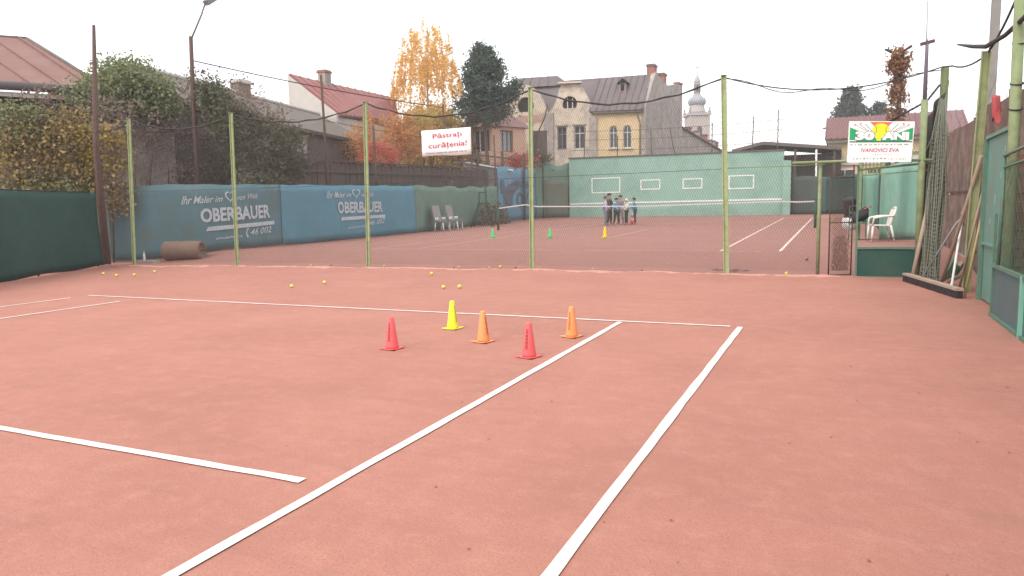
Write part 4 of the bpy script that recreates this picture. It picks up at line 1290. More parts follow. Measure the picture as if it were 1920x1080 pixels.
# birch: weeping strands of golden leaves
def strands(c, rx, ry, ztop, zlow, n, per, lens):
    out = []
    for i in range(n):
        a = RNG.uniform(0, 2 * PI); rr_ = math.sqrt(RNG.uniform(0, 1))
        x, y = c[0] + rx * rr_ * math.cos(a), c[1] + ry * rr_ * math.sin(a)
        z0 = zlow + (ztop - zlow) * (1 - rr_ ** 3.2) * RNG.uniform(0.3, 1.0) + RNG.uniform(-0.2, 0.5)
        L = RNG.uniform(*lens)
        t = RNG.uniform(0, 1, per)
        P = np.stack([x + 0.25 * rr_ * math.cos(a) * t + RNG.normal(size=per) * 0.06, y + 0.25 * rr_ * math.sin(a) * t + RNG.normal(size=per) * 0.06, z0 - L * t], 1)
        out.append(P)
    return np.concatenate(out)
bc = (-16.75, 39.9)
tree('birch_tree', 'tall golden yellow birch with hanging twigs', (bc[0], bc[1], 0), (bc[0] + 0.1, bc[1], 13.6), 0.13, 46, 2.8, M_BIRCHBARK,
     [(strands(bc, 2.75, 2.5, 15.6, 9.9, 300, 44, (0.7, 2.4)), 0.10, LEAF_BIRCH, 1.5, 0.5), (clumps([(bc[0], bc[1], 12.6, 1.6, 1.6, 2.2, 34)], 24, 0.28), 0.10, LEAF_BIRCH, 1.5, 0.4),
      (strands((bc[0] + 0.2, bc[1] - 0.4), 3.0, 2.6, 9.6, 5.5, 300, 50, (0.9, 2.6)), 0.12, LEAF_BIRCH, 1.5, 0.5)], up_bias=0.9)
bo = MB()
tree('olive_gold_shrub', 'dense olive and gold weeping foliage below the birch, behind the white notice', (-13.4, 36.2, 0), (-13.4, 36.2, 7), 0.12, 14, 2.4, M_TRUNK,
     [(strands((-13.3, 36.0), 2.7, 1.8, 8.3, 4.2, 420, 44, (0.8, 2.4)), 0.12, LEAF_OLIVE, 1.5, 0.5), (clumps([(-14.0, 35.5, 5.8, 2.6, 1.4, 2.3, 120)], 34, 0.32), 0.12, LEAF_OLIVE, 1.5, 0.3)], cat='shrub')
tree('orange_shrub', 'orange autumn shrub behind the plank fence, below the red roof', (-11.6, 24.8, 0), (-11.4, 25.0, 5.6), 0.09, 14, 1.8, M_TRUNK,
     [(clumps([(-11.3, 25.6, 5.0, 1.9, 1.7, 1.6, 90), (-10.2, 26.8, 5.3, 1.3, 1.3, 1.3, 50), (-12.2, 24.3, 4.5, 1.3, 1.2, 1.1, 40)], 34, 0.24), 0.10, LEAF_ORANGE, 1.4, 0.1),
      (clumps([(-9.6, 27.3, 6.2, 1.0, 1.0, 0.9, 28)], 28, 0.22), 0.10, LEAF_OLIVE, 1.4, 0.1)], cat='shrub')
tree('red_shrub', 'red leaved shrub low beside the orange one, above the plank fence', (-9.6, 22.4, 0), (-9.6, 22.5, 4.3), 0.05, 8, 1.2, M_TRUNK,
     [(clumps([(-9.3, 22.6, 4.0, 1.0, 0.9, 0.75, 50)], 30, 0.18), 0.09, LEAF_RED, 1.4, 0.1)], cat='shrub')
tree('red_shrub', 'small red creeper beside the blue banner, in front of the derelict house', (-7.6, 37.3, 0), (-7.6, 37.3, 4.4), 0.05, 8, 1.0, M_TRUNK,
     [(clumps([(-7.7, 36.6, 4.35, 1.2, 0.6, 0.4, 34)], 24, 0.2), 0.11, LEAF_RED, 1.4, 0.1), (clumps([(-7.0, 38.9, 4.4, 0.9, 0.5, 0.5, 26)], 24, 0.2), 0.11, LEAF_DARK, 1.4, 0.1)], cat='shrub')

# spruce
def boughs(c, prof, n, per):
    """drooping needle boughs around an axis; prof: (z, radius)"""
    zs = [q[0] for q in prof]; rs = [q[1] for q in prof]
    out = []
    for i in range(n):
        z = RNG.uniform(zs[0], zs[-1]); r = float(np.interp(z, zs, rs)) * RNG.uniform(0.55, 1.22)
        a = RNG.uniform(0, 2 * PI)
        t = RNG.uniform(0.15, 1, per)
        w = 0.10 + 0.16 * t
        P = np.stack([c[0] + math.cos(a) * r * t, c[1] + math.sin(a) * r * t, z + 0.25 * t - 0.55 * t * t * min(1, r)], 1) + RNG.normal(size=(per, 3)) * w[:, None] * np.array([1, 1, 0.8])
        out.append(P)
    return np.concatenate(out)
sc_ = (-9.0, 33.9)
tree('spruce_tree', 'dark green spruce with a bare trunk and a drooping side branch', (sc_[0] + 0.15, sc_[1], 0), (sc_[0] - 0.05, sc_[1], 10.8), 0.17, 6, 0.9, M_TRUNK,
     [(boughs(sc_, [(6.9, 1.1), (7.6, 1.65), (8.4, 1.75), (9.2, 1.5), (10.0, 1.25), (10.7, 0.85), (11.2, 0.4)], 120, 150), 0.085, LEAF_SPRUCE, 2.6, 0.2),
      (clumps([(sc_[0] + 0.1, sc_[1], 8.6, 1.2, 1.1, 1.4, 30), (sc_[0] - 0.35, sc_[1], 10.9, 0.22, 0.25, 0.65, 12), (sc_[0] + 0.45, sc_[1], 10.8, 0.2, 0.25, 0.65, 11), (sc_[0] + 0.95, sc_[1], 10.0, 0.3, 0.35, 0.8, 16), (sc_[0] - 0.95, sc_[1], 9.7, 0.35, 0.35, 0.5, 14)], 46, 0.15), 0.08, LEAF_SPRUCE, 2.6, -0.3),
      (boughs(sc_, [(7.0, 1.7), (8.4, 2.3), (9.2, 2.0), (10.0, 1.7), (10.7, 1.25), (11.5, 0.5)], 60, 36), 0.08, LEAF_SPRUCE, 2.8, 0.1),
      (clumps([(sc_[0] + 1.55, sc_[1], 8.35, 0.8, 0.6, 0.4, 36), (sc_[0] + 0.9, sc_[1], 7.4, 0.9, 0.6, 0.4, 32), (sc_[0] + 2.1, sc_[1], 8.9, 0.35, 0.4, 0.3, 10)], 50, 0.2), 0.08, LEAF_SPRUCE, 2.6, 0.2)])
tree('spruce_tree', 'distant grey green conifer above the maroon roof', (12.6, 63.0, 0), (12.6, 63.0, 10.6), 0.15, 8, 0.8, M_TRUNK,
     [(boughs((12.65, 63.0), [(7.6, 1.7), (8.8, 1.35), (9.8, 0.8), (10.8, 0.15)], 190, 60), 0.15, leafmat('pale_needle', [(0.07, 0.10, 0.09), (0.11, 0.14, 0.125)], 0.15), 2.4, 0.2)])
tree('spruce_tree', 'second small distant conifer behind the maroon roof, at the vine post', (14.9, 63.5, 0), (14.9, 63.5, 8.9), 0.1, 6, 0.6, M_TRUNK,
     [(boughs((14.9, 63.5), [(7.4, 0.9), (8.4, 0.6), (9.3, 0.1)], 70, 50), 0.15, MATS['pale_needle'], 2.4, 0.2)])

# creepers on the left
def creeper(name, label, crowns, stems, cat='creeper'):
    T = empty(name, (0, 0, 0))
    tag(T, label, cat)
    mb = MB()
    for a, b in stems:
        a, b = Vector(a), Vector(b)
        mid = a.lerp(b, 0.5) + Vector((random.uniform(-.2, .2), random.uniform(-.2, .2), 0.1))
        mb.tube([a, mid, b], [0.03, 0.022, 0.008], 5)
    mb.build('stem', M_TRUNK, T)
    for (P, size, m, asp, droop) in crowns:
        leaf_mesh('foliage', P, size, m, T, asp, droop)
    return T
def line_pts(a, b, n, per, cr):
    """clumps scattered on a vertical patch between corner a (low) and b (high)"""
    a, b = np.array(a, float), np.array(b, float)
    t = RNG.uniform(0, 1, n); h = RNG.uniform(0, 1, n)
    ctr = np.stack([a[0] + (b[0] - a[0]) * t, a[1] + (b[1] - a[1]) * t, a[2] + (b[2] - a[2]) * h], 1)
    out = []
    for q in ctr:
        k = max(3, int(per * RNG.uniform(0.4, 1.6)))
        out.append(q + RNG.normal(size=(k, 3)) * cr)
    return np.concatenate(out)
creeper('autumn_creeper', 'yellow brown autumn creeper hanging over the dark green tarp at the left', [
    (line_pts((-8.75, 3.9, 1.6), (-7.0, 6.3, 3.75), 300, 34, 0.17), 0.075, LEAF_IVYY, 1.3, 0.3),
    (line_pts((-8.6, 4.2, 3.5), (-7.6, 5.8, 4.3), 46, 26, 0.17), 0.07, LEAF_IVYY, 1.3, 0.3),
    (line_pts((-7.5, 5.5, 2.6), (-7.0, 6.1, 3.7), 50, 30, 0.14), 0.08, LEAF_IVYYELLOW, 1.3, 0.3),
    (line_pts((-8.75, 4.0, 3.5), (-8.2, 4.8, 4.4), 46, 30, 0.16), 0.07, LEAF_IVYG, 1.3, 0.3),
    (line_pts((-9.3, 3.2, 1.6), (-7.4, 5.4, 2.3), 90, 30, 0.16), 0.075, LEAF_IVYG, 1.3, 0.3),
    (line_pts((-8.8, 4.6, 4.0), (-7.2, 6.9, 4.9), 70, 14, 0.18), 0.06, LEAF_DRY, 1.6, 0.4)],
    [((-9.0 + 0.2 * k, 4.0 + 0.25 * k, 0), (-9.0 + 0.2 * k + random.uniform(-.3, .3), 4.0 + 0.25 * k, random.uniform(3.5, 4.6))) for k in range(9)])
creeper('green_shrub', 'round green shrub crown growing over the roof edge, behind the thin rusty pole', [
    (clumps([(-9.45, 8.3, 5.45, 1.2, 1.05, 0.95, 190), (-8.9, 9.0, 5.1, 0.9, 0.85, 0.85, 100), (-10.2, 7.5, 5.2, 0.6, 0.6, 0.5, 36)], 34, 0.16), 0.075, LEAF_IVYG, 1.5, 0.2),
    (clumps([(-9.2, 8.6, 6.2, 0.8, 0.8, 0.5, 26)], 12, 0.13), 0.06, LEAF_IVYG, 1.8, 0.1),
    (clumps([(-9.1, 8.6, 4.35, 1.3, 1.0, 0.5, 70)], 22, 0.2), 0.065, LEAF_DRY, 1.8, 0.4)],
    [((-9.2, 8.3, 0), (-9.4, 8.2, 5.5)), ((-9.0, 8.5, 0), (-8.7, 9.0, 5.0)), ((-9.4, 8.3, 0), (-10.0, 7.6, 5.2))], cat='shrub')
creeper('dry_creeper', 'leafless grey brown creeper covering the plaster wall behind the first tall post', [
    (line_pts((-9.4, 7.5, 1.8), (-6.8, 12.6, 4.6), 240, 15, 0.22), 0.05, LEAF_DRY, 2.2, 0.4),
    (line_pts((-8.2, 9.6, 2.0), (-7.2, 11.4, 3.2), 60, 20, 0.18), 0.07, LEAF_DARK, 1.4, 0.3),
    (line_pts((-8.3, 9.6, 4.2), (-7.2, 11.8, 6.0), 120, 18, 0.22), 0.05, LEAF_DRY, 2.0, 0.4)],
    [((-9.2 + 0.16 * k, 7.6 + 0.33 * k, 0), (-9.2 + 0.16 * k + random.uniform(-.5, .5), 7.6 + 0.33 * k + random.uniform(-.5, .5), random.uniform(3.2, 5.2))) for k in range(16)])
creeper('dark_ivy', 'dense dark green ivy mass spilling over the first blue tarp behind the second post', [
    (clumps([(-6.05, 10.6, 3.5, 0.9, 1.1, 1.25, 170), (-6.4, 9.8, 4.3, 0.7, 0.8, 0.7, 70), (-5.7, 11.8, 3.4, 0.55, 0.8, 0.9, 80), (-6.9, 9.6, 5.2, 0.5, 0.5, 0.45, 36)], 40, 0.17), 0.075, LEAF_DARK, 1.4, 0.35),
    (clumps([(-5.35, 10.2, 2.35, 0.35, 1.4, 0.3, 46)], 26, 0.13), 0.07, LEAF_DARK, 1.4, 0.4),
    (clumps([(-6.0, 10.6, 4.6, 1.0, 1.2, 0.6, 70)], 18, 0.2), 0.055, LEAF_DRY, 1.8, 0.4)],
    [((-6.2, 10.2 + 0.3 * k, 0), (-6.2 + random.uniform(-.3, .3), 10.2 + 0.3 * k, random.uniform(3.5, 4.6))) for k in range(6)])

# rusty tall poles standing at the left fence corner, lamp pole
PO = MB().tube([(-6.5, 5.1, -0.1), (-6.53, 5.1, 3.2), (-6.36, 5.22, 6.45)], [0.11, 0.085, 0.04], 8).build('tall_pole', M_RUSTPOLE)
tag(PO, 'tall thin rusty pole at the left corner of the fence', 'pole')
LP = empty('lamp_pole', (0, 0, 0))
tag(LP, 'rusty lamp pole with angled arm and floodlight at the top left', 'lamp')
MB().tube([(-7.33, 9.15, -0.1), (-7.3, 9.2, 5.0), (-7.25, 9.24, 7.05)], [0.075, 0.07, 0.06], 8).build('pole', M_RUSTPOLE, LP)
MB().tube([(-7.25, 9.24, 6.95), (-7.0, 9.5, 7.75), (-6.92, 9.6, 8.1)], 0.03, 6).build('arm', M_POLEPURPLE, LP)
lh = MB().box((0, 0, 0), (0.2, 0.42, 0.16), M=Matrix.Rotation(0.6, 3, 'X'))
lo = lh.build('lamp_head', M_GREYPLASTIC, LP); lo.location = (-6.82, 9.72, 8.22)
MB().box((0, -0.02, -0.09), (0.16, 0.34, 0.02), M=Matrix.Rotation(0.6, 3, 'X')).build('lens', M_METALGREY, lo)
CB = MB().tube(catenary((-7.27, 9.22, 6.3), (-5.45, 22.38, 6.15), 0.12, 24), 0.02, 5).build('overhead_cable', M_DARKWIRE)
tag(CB, 'dark overhead cable running from the lamp pole to a far rusty pole', 'cable')

# ================================================================== SIGNS
# white notice hung in the net
S1 = empty('notice_board', (0, 0, 0))
tag(S1, 'white notice with red lettering hung on the net fence', 'sign')
sf, sL = plane_frame((3.36, 5.80), (4.575, 5.87))
def s1_at(a, z, d=0.0):
    return sf(a, z, d + 0.012 * math.sin(a * 4))
n = 10
cv = cloth('panel', lambda s, z: s1_at(s, z), 0, sL, lambda s: 2.55 + 0.01 * math.sin(s * 5), lambda s: 3.12 + 0.01 * s, M_WHITESIGN, S1, ds=0.1, nz=4, thick=0.008)
lettering('Păstrați', [(0.28, 2.90), (1.0, 2.92), (1.0, 3.07), (0.28, 3.05)], s1_at, M_REDPRINT, S1, 0.004, off=-0.02)
lettering('curățenia!', [(0.17, 2.68), (1.12, 2.71), (1.12, 2.87), (0.17, 2.84)], s1_at, M_REDPRINT, S1, 0.004, off=-0.02)
lettering('Cine nu respectă, amendă 100 lei.', [(0.10, 2.59), (1.14, 2.605), (1.14, 2.65), (0.10, 2.635)], s1_at, M_BLACKPRINT, S1, 0.01, off=-0.02)
for a, z in ((0.03, 3.10), (sL - 0.03, 3.11), (0.03, 2.58), (sL - 0.03, 2.59)):
    MB().tube([s1_at(a, z, -0.012), s1_at(a, z, 0.10)], 0.006, 5).build('tie', M_DARKWIRE, S1)

# anniversary sign above the gate
S2 = empty('anniversary_sign', (0, 0, 0))
tag(S2, 'white and green sign with a big 30 and a tennis ball, above the gate', 'sign')
af, aL = plane_frame((12.06, 5.62), (13.05, 5.62))
def a_at(a, z, d=0.0):
    return af(a, z, d)
link_mesh('panel', slab([(-0.015, 2.03), (aL - 0.02, 2.0), (aL + 0.01, 2.665), (0.005, 2.735)], 0.025, af), M_WHITESIGN, S2)
G_ = mat('sign_green', (0.02, 0.36, 0.13), 0.5); O_ = mat('sign_orange', (0.80, 0.16, 0.08), 0.5); Y_ = mat('sign_yellow', (0.85, 0.78, 0.03), 0.5); DG = mat('sign_dark_green', (0.05, 0.16, 0.10), 0.5)
SQ = [(0.0, 2.03), (aL - 0.01, 2.0), (aL, 2.66), (0.01, 2.73)]
def sp(poly, m, off, name='print'):
    tri = [tuple(t) for t in tessellate_polygon([[Vector((x, y, 0)) for x, y in poly]])]
    return print_shape(poly, tri, SQ, a_at, m, S2, off, name)
sp([(0.01, 0.49), (0.99, 0.49), (0.99, 0.52), (0.01, 0.52)], DG, -0.003)
sp([(0.01, 0.55), (0.01, 0.86), (0.24, 0.72), (0.24, 0.55)], G_, -0.003)
sp([(0.76, 0.55), (0.76, 0.72), (0.99, 0.86), (0.99, 0.55)], G_, -0.003)
sp([(0.12, 0.52), (0.9, 0.52), (0.88, 0.60), (0.14, 0.60)], G_, -0.004)
sp([(0.32, 0.99), (0.68, 0.99), (0.60, 0.88), (0.40, 0.88)], O_, -0.003)
for k, (x0, x1) in enumerate(((0.08, 0.30), (0.15, 0.33), (0.24, 0.37), (0.76, 0.63), (0.86, 0.67), (0.93, 0.70))):
    y0 = 0.95 if k in (2, 3) else 0.93
    sp([(x0, y0), (x0 + 0.012, y0), (x1 + 0.012, 0.74), (x1, 0.74)], DG, -0.003)
sp([(0.5 + 0.135 * math.cos(2 * PI * i / 24), 0.80 + 0.155 * math.sin(2 * PI * i / 24)) for i in range(24)], Y_, -0.006, 'tennis_ball')
sp([(0.42, 0.70), (0.53, 0.72), (0.50, 0.53), (0.44, 0.53)], Y_, -0.0055)
for sx in (-1, 1):
    arcp = [(0.5 + sx * (0.17 - 0.10 * math.cos(a)), 0.80 + 0.14 * math.sin(a)) for a in np.linspace(-1.0, 1.0, 8)]
    arcq = [(x + 0.01, y) for x, y in reversed(arcp)]
    sp(arcp + arcq, DG, -0.007, 'seam')
for (x, y) in ((0.09, 0.92), (0.18, 0.95), (0.92, 0.92), (0.84, 0.95)):
    sp([(x + (0.022 if i % 2 == 0 else 0.009) * math.cos(PI * i / 5 + 1.57), y + (0.035 if i % 2 == 0 else 0.014) * math.sin(PI * i / 5 + 1.57)) for i in range(10)], O_, -0.004, 'star')
def q_(a0, z0, a1, z1):
    f = lambda u, v: tuple((1 - u) * (1 - v) * np.array(SQ[0]) + u * (1 - v) * np.array(SQ[1]) + u * v * np.array(SQ[2]) + (1 - u) * v * np.array(SQ[3]))
    return [f(a0, z0), f(a1, z0), f(a1, z1), f(a0, z1)]
lettering('30', q_(0.09, 0.535, 0.415, 0.77), a_at, DG, S2, 0.09, off=-0.0085)
lettering('30', q_(0.10, 0.545, 0.405, 0.76), a_at, M_WHITESIGN, S2, 0.065, off=-0.011)
lettering('ANI', q_(0.51, 0.535, 0.945, 0.76), a_at, DG, S2, 0.09, off=-0.0085)
lettering('ANI', q_(0.52, 0.545, 0.935, 0.75), a_at, M_WHITESIGN, S2, 0.065, off=-0.011)
lettering('IVANOVICI EVA', q_(0.20, 0.25, 0.79, 0.345), a_at, M_REDPRINT, S2, 0.008, 0.15, off=-0.004)
def greek(u0, u1, v0, v1, n, m):
    """rows of print too small to read: strokes only"""
    mbv, mbf = [], []
    x = u0
    while x < u1:
        w = random.uniform(0.03, 0.09) * (u1 - u0)
        for k in range(max(1, int(w / 0.012))):
            a = x + k * 0.012
            if a + 0.008 > u1: break
            hh = random.uniform(0.6, 1.0)
            o = len(mbv)
            mbv += [(a, v0), (a + 0.007, v0), (a + 0.007, v0 + (v1 - v0) * hh), (a, v0 + (v1 - v0) * hh)]
            mbf.append((o, o + 1, o + 2, o + 3))
        x += w + 0.02
    print_shape(mbv, mbf, SQ, a_at, m, S2, -0.004, 'small_print')['kind'] = 'stuff'
greek(0.03, 0.97, 0.42, 0.455, 9, DG); greek(0.40, 0.68, 0.17, 0.205, 4, DG); greek(0.08, 0.60, 0.075, 0.115, 5, DG); greek(0.64, 0.93, 0.06, 0.10, 3, O_)
MB().tube([(12.06, 5.66, 2.02), (12.06, 5.66, 2.7)], 0.015, 6).tube([(13.03, 5.66, 1.99), (13.03, 5.66, 2.65)], 0.015, 6).build_split('bracket', M_POST2, S2)

# ================================================================== GATE and right hand side
GT = empty('entrance_gate', (0, 0, 0))
tag(GT, 'green steel gate with dark lower panel and open upper part, under the anniversary sign', 'gate')
MB().tube([(11.62, 5.84, -0.05), (11.62, 5.84, 2.05)], 0.031, 8).build('gate_post', M_POST2, GT)
MB().tube([(11.15, 5.80, 2.07), (12.2, 5.72, 2.06), (13.35, 5.72, 2.02)], 0.024, 8).build('top_bar', M_POST2, GT)
MB().tube([(12.22, 5.76, 1.90), (13.35, 5.78, 1.98)], 0.020, 8).tube([(12.3, 5.80, 1.80), (13.3, 5.80, 1.86)], 0.010, 6).build_split('upper_rail', M_POST2, GT)
lp = MB().box((12.79, 5.76, 0.27), (1.08, 0.012, 0.50)).build('lower_panel', M_GATEGREEN, GT)
MB().bar((12.24, 5.75, 0.535), (13.34, 5.75, 0.545), 0.04, 0.035).bar((12.24, 5.75, 0.025), (13.34, 5.75, 0.025), 0.04, 0.03).build_split('panel_rail', M_FRAMEGREEN, lp)
MB().bar((12.245, 5.75, 0.01), (12.235, 5.75, 1.98), 0.035, 0.035, (0, 1, 0)).build('stile', M_FRAMEGREEN, GT)
MB().tube([(12.26, 5.78, 0.68), (13.3, 5.78, 0.74)], 0.008, 5).build('middle_rod', M_RUSTPOLE, GT)
ML = empty('mesh_gate_leaf', (0, 0, 0))
tag(ML, 'narrow rusty mesh gate leaf standing open left of the green lower panel', 'gate')
for x, y in ((11.80, 5.92), (12.17, 6.08)):
    MB().tube([(x, y, 0.02), (x, y, 2.0)], 0.014, 6).build('stile', M_RUSTPOLE, ML)
for z in (0.03, 0.98, 1.78):
    MB().tube([(11.80, 5.92, z), (12.17, 6.08, z)], 0.011, 6).build('rail', M_RUSTPOLE, ML)
wire_net((11.80, 5.92), (12.17, 6.08), lambda t: 0.03, lambda t: 1.98, M_RUSTPOLE, ML, cw=0.035, ch=0.035, r=0.0034)
mb = MB()
for k in range(3):
    x0 = 11.86 + 0.09 * k
    mb.add([(x0, 5.97 + .03 * k, 0.05), (x0 + 0.12, 6.03 + .03 * k, 0.05), (x0 + 0.10, 6.02 + .03 * k, 0.9 - 0.12 * k), (x0 + 0.03, 5.98 + .03 * k, 0.92 - 0.1 * k)], [(0, 1, 2, 3)])
wire_net((11.83, 5.99), (12.15, 6.13), lambda t: 0.05, lambda t: 0.85 - 0.5 * abs(t - 0.5), M_RUSTPOLE, ML, cw=0.022, ch=0.04, r=0.003)

VP = empty('slim_mast', (0, 0, 0))
tag(VP, 'slim violet grey mast on an olive green post beside the anniversary sign', 'pole')
MB().tube([(13.2, 5.75, -0.05), (13.2, 5.75, 3.02)], 0.055, 10).build('green_post', M_POST2, VP)
MB().tube([(13.2, 5.75, 3.0), (13.2, 5.75, 3.95), (13.19, 5.75, 4.02), (13.18, 5.75, 4.62)], [0.034, 0.026, 0.010, 0.006], 8).build('mast', M_POLEPURPLE, VP)
MB().bar((13.10, 5.75, 3.93), (13.31, 5.75, 3.97), 0.05, 0.05).build('cross_piece', M_RUSTPOLE, VP)

def steel_post(x, y, h, w, m, label, lean=(0, 0)):
    o = ipost(MB(), x, y, h, w, lean=lean).build('fence_post', m)
    return tag(o, label, 'post')
PD = steel_post(13.52, 6.2, 3.60, 0.11, M_POST2, 'olive green post carrying the bundled net, right of the slim mast')
P7 = steel_post(13.70, 4.15, 3.30, 0.095, M_POST, 'bright green channel post left of the sea green sheet metal door', (-0.05, -1.0))
P8 = empty('fence_post', (0, 0, 0))
tag(P8, 'round olive green post tied with rope, at the right edge beside the sheet metal door', 'post')
MB().tube([(13.70, 1.35, -0.05), (13.66, 1.30, 3.6)], 0.055, 10).build('shaft', M_POST2, P8)
for z in (2.35, 2.62, 3.05):
    MB().tube([(13.68 + 0.064 * math.cos(a), 1.32 + 0.064 * math.sin(a), z + 0.02 * math.sin(a)) for a in np.linspace(0, 2 * PI, 12)], 0.009, 5).build('rope_tie', M_DARKWIRE, P8)

# bundled net hanging on the post
NBN = empty('bundled_net', (0, 0, 0))
tag(NBN, 'grey green wide mesh net gathered into a hanging bundle against the olive post', 'net')
def bundle(path, prof, folds, nt, nz, depth, ph=0.0):
    vs, fs = [], []
    for j in range(nz + 1):
        t = j / nz
        c = Vector([float(np.interp(t, [q[0] for q in path], [q[1][k] for q in path])) for k in range(3)])
        r = float(np.interp(t, [q[0] for q in prof], [q[1] for q in prof]))
        for i in range(nt):
            a = 2 * PI * i / nt
            rr_ = r * (1 - depth + depth * math.sin(folds * a + ph + 1.5 * math.sin(t * 5)))
            vs.append(c + Vector((rr_ * math.cos(a), rr_ * math.sin(a) * 0.8, 0.02 * math.sin(3 * a + t * 9))))
    for j in range(nz):
        for i in range(nt):
            a, b = j * nt + i, j * nt + (i + 1) % nt
            fs.append((a, b, b + nt, a + nt))
    me = bpy.data.meshes.new('net_folds')
    me.from_pydata([tuple(v) for v in vs], [], fs)
    me.update()
    return me
o = link_mesh('net_folds', bundle([(0, (13.36, 5.55, 0.02)), (0.35, (13.40, 5.7, 1.1)), (0.75, (13.47, 5.95, 2.5)), (1, (13.50, 6.1, 3.05))], [(0, 0.16), (0.1, 0.13), (0.4, 0.16), (0.7, 0.13), (1, 0.05)], 5, 30, 46, 0.3), mat('net_twine', (0.235, 0.25, 0.195), 0.9, (0.16, 0.17, 0.135), scale=9), NBN)
wm = o.modifiers.new('twine', 'WIREFRAME'); wm.thickness = 0.016; wm.use_replace = True
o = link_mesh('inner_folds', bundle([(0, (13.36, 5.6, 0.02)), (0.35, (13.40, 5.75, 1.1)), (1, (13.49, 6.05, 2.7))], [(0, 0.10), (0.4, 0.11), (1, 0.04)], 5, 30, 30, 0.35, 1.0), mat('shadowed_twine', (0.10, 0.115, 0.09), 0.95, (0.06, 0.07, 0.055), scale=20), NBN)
DNT = empty('dark_net', (0, 0, 0))
tag(DNT, 'black fine net slung between the slim mast and the olive post', 'net')
fdn, ldn = plane_frame((13.22, 5.9), (13.62, 6.35))
dn = cloth('net_sheet', lambda s, z, d=0: fdn(s, z, 0.05 * math.sin(s * 25) + 0.03 * math.sin(z * 3)), 0, ldn, lambda s: 0.6, lambda s: 2.62 + 1.3 * s, mat('black_net', (0.10, 0.09, 0.088), 0.95, (0.05, 0.046, 0.046), scale=22, bump=0.6, bscale=90), DNT, ds=0.03, nz=24)
for k in range(5):
    MB().tube(catenary((13.56, 6.12, 2.95 - 0.06 * k), (13.30 - 0.02 * k, 5.9, 2.25 - 0.04 * k), -0.05, 8), 0.008, 5).build('gathered_strand', MATS['net_twine'], DNT)
MB().tube([(12.7, 6.0, 2.72), (13.25, 5.95, 3.02), (13.45, 6.15, 3.30)], 0.018, 5).build('slack_rope', M_DARKWIRE, DNT)

# overhead cord on the right posts, rolled net on top
RC = MB().tube([(13.47, 6.2, 3.60)] + catenary((13.60, 5.9, 3.56), (13.68, 3.2, 3.28), 0.08, 10) + catenary((13.68, 3.1, 3.30), (13.66, 1.32, 3.62), 0.05, 8), 0.014, 5).build('hanging_rope', M_DARKWIRE)
tag(RC, 'dark rope running over the tops of the right hand posts', 'rope')
RN = MB().tube([(13.45, 4.2, 3.60), (13.55, 3.6, 3.45), (13.62, 3.0, 3.33), (13.66, 2.0, 3.27), (13.66, 1.0, 3.26), (13.66, 0.2, 3.34)], [0.012, 0.028, 0.03, 0.028, 0.026, 0.026], 7).build('rolled_netting', M_DARKWIRE)
tag(RN, 'dark rolled up netting lying along the post tops at the right edge', 'net')

# rusty sheet wall
RW = empty('rusty_sheet_wall', (0, 0, 0))
tag(RW, 'brown rusty sheet metal wall along the right side behind the posts', 'wall')
y = -9.5
while y < 12.5:
    w = random.uniform(0.8, 1.15)
    zs_ = random.uniform(1.35, 1.6)
    x = 14.22 + random.uniform(-0.015, 0.015)
    top = 2.92 + random.uniform(-0.08, 0.06) - (0.12 if y > 7 else 0)
    MB().box((x, y + w / 2, zs_ / 2 - 0.03), (0.015, w - 0.012, zs_ + 0.05)).build('sheet', M_RUST, RW)
    MB().box((x + 0.018, y + w / 2 + 0.01, (zs_ + top) / 2), (0.015, w - 0.014, top - zs_ + 0.04)).build('sheet', M_RUST, RW)
    y += w
MB().bar((14.19, -9.5, 1.5), (14.19, 12.5, 1.5), 0.02, 0.03).build('rail', M_RUSTPOLE, RW)
RB = MB()
for k in range(16):
    RB.box((14.02 + random.uniform(-.01, .01), 2.95 + 0.03 * (k % 2), 0.06 + 0.12 * k), (0.22, 0.24, 0.105))
RBE = empty('brick_pier', (0, 0, 0))
RB.build_split('brick', M_BRICK, RBE)
RB = RBE
tag(RB, 'narrow red brick pier showing between the bright green post and the sheet door', 'pier')

# sea green sheet metal door
DR = empty('sheet_metal_door', (0, 0, 0))
tag(DR, 'sea green sheet metal door with rust stains and white scratches at the right', 'door')
MB().box((13.74, 2.30, 1.48), (0.012, 1.72, 1.40)).build('upper_sheet', M_DOORGREEN, DR)
MB().box((13.745, 2.30, 0.40), (0.012, 1.72, 0.74)).build('lower_sheet', M_DOORGREEN, DR)
mb = MB()
mb.bar((13.72, 1.42, 2.19), (13.72, 3.18, 2.17), 0.04, 0.045).bar((13.72, 1.42, 0.775), (13.72, 3.18, 0.775), 0.03, 0.03)
mb.bar((13.72, 1.44, 0.02), (13.72, 1.44, 2.17), 0.04, 0.04, (1, 0, 0)).build_split('frame', M_DOORGREEN, DR)
MB().bar((13.71, 3.16, 0.0), (13.71, 3.16, 2.17), 0.05, 0.05, (1, 0, 0)).build('stile', M_FRAMEGREEN, DR)
mb = MB()
for (yy, z0, z1) in ((1.75, 1.75, 1.86), (1.95, 1.5, 1.66), (2.2, 1.62, 1.70), (2.5, 1.3, 1.42), (1.7, 1.2, 1.3), (2.75, 1.05, 1.12), (2.05, 1.9, 2.0)):
    mb.add([(13.731, yy, z0), (13.731, yy + 0.02, z0), (13.731, yy + 0.012, z1), (13.731, yy - 0.004, z1)], [(0, 1, 2, 3)])
mb.build_split('scratch', M_WHITE, DR)

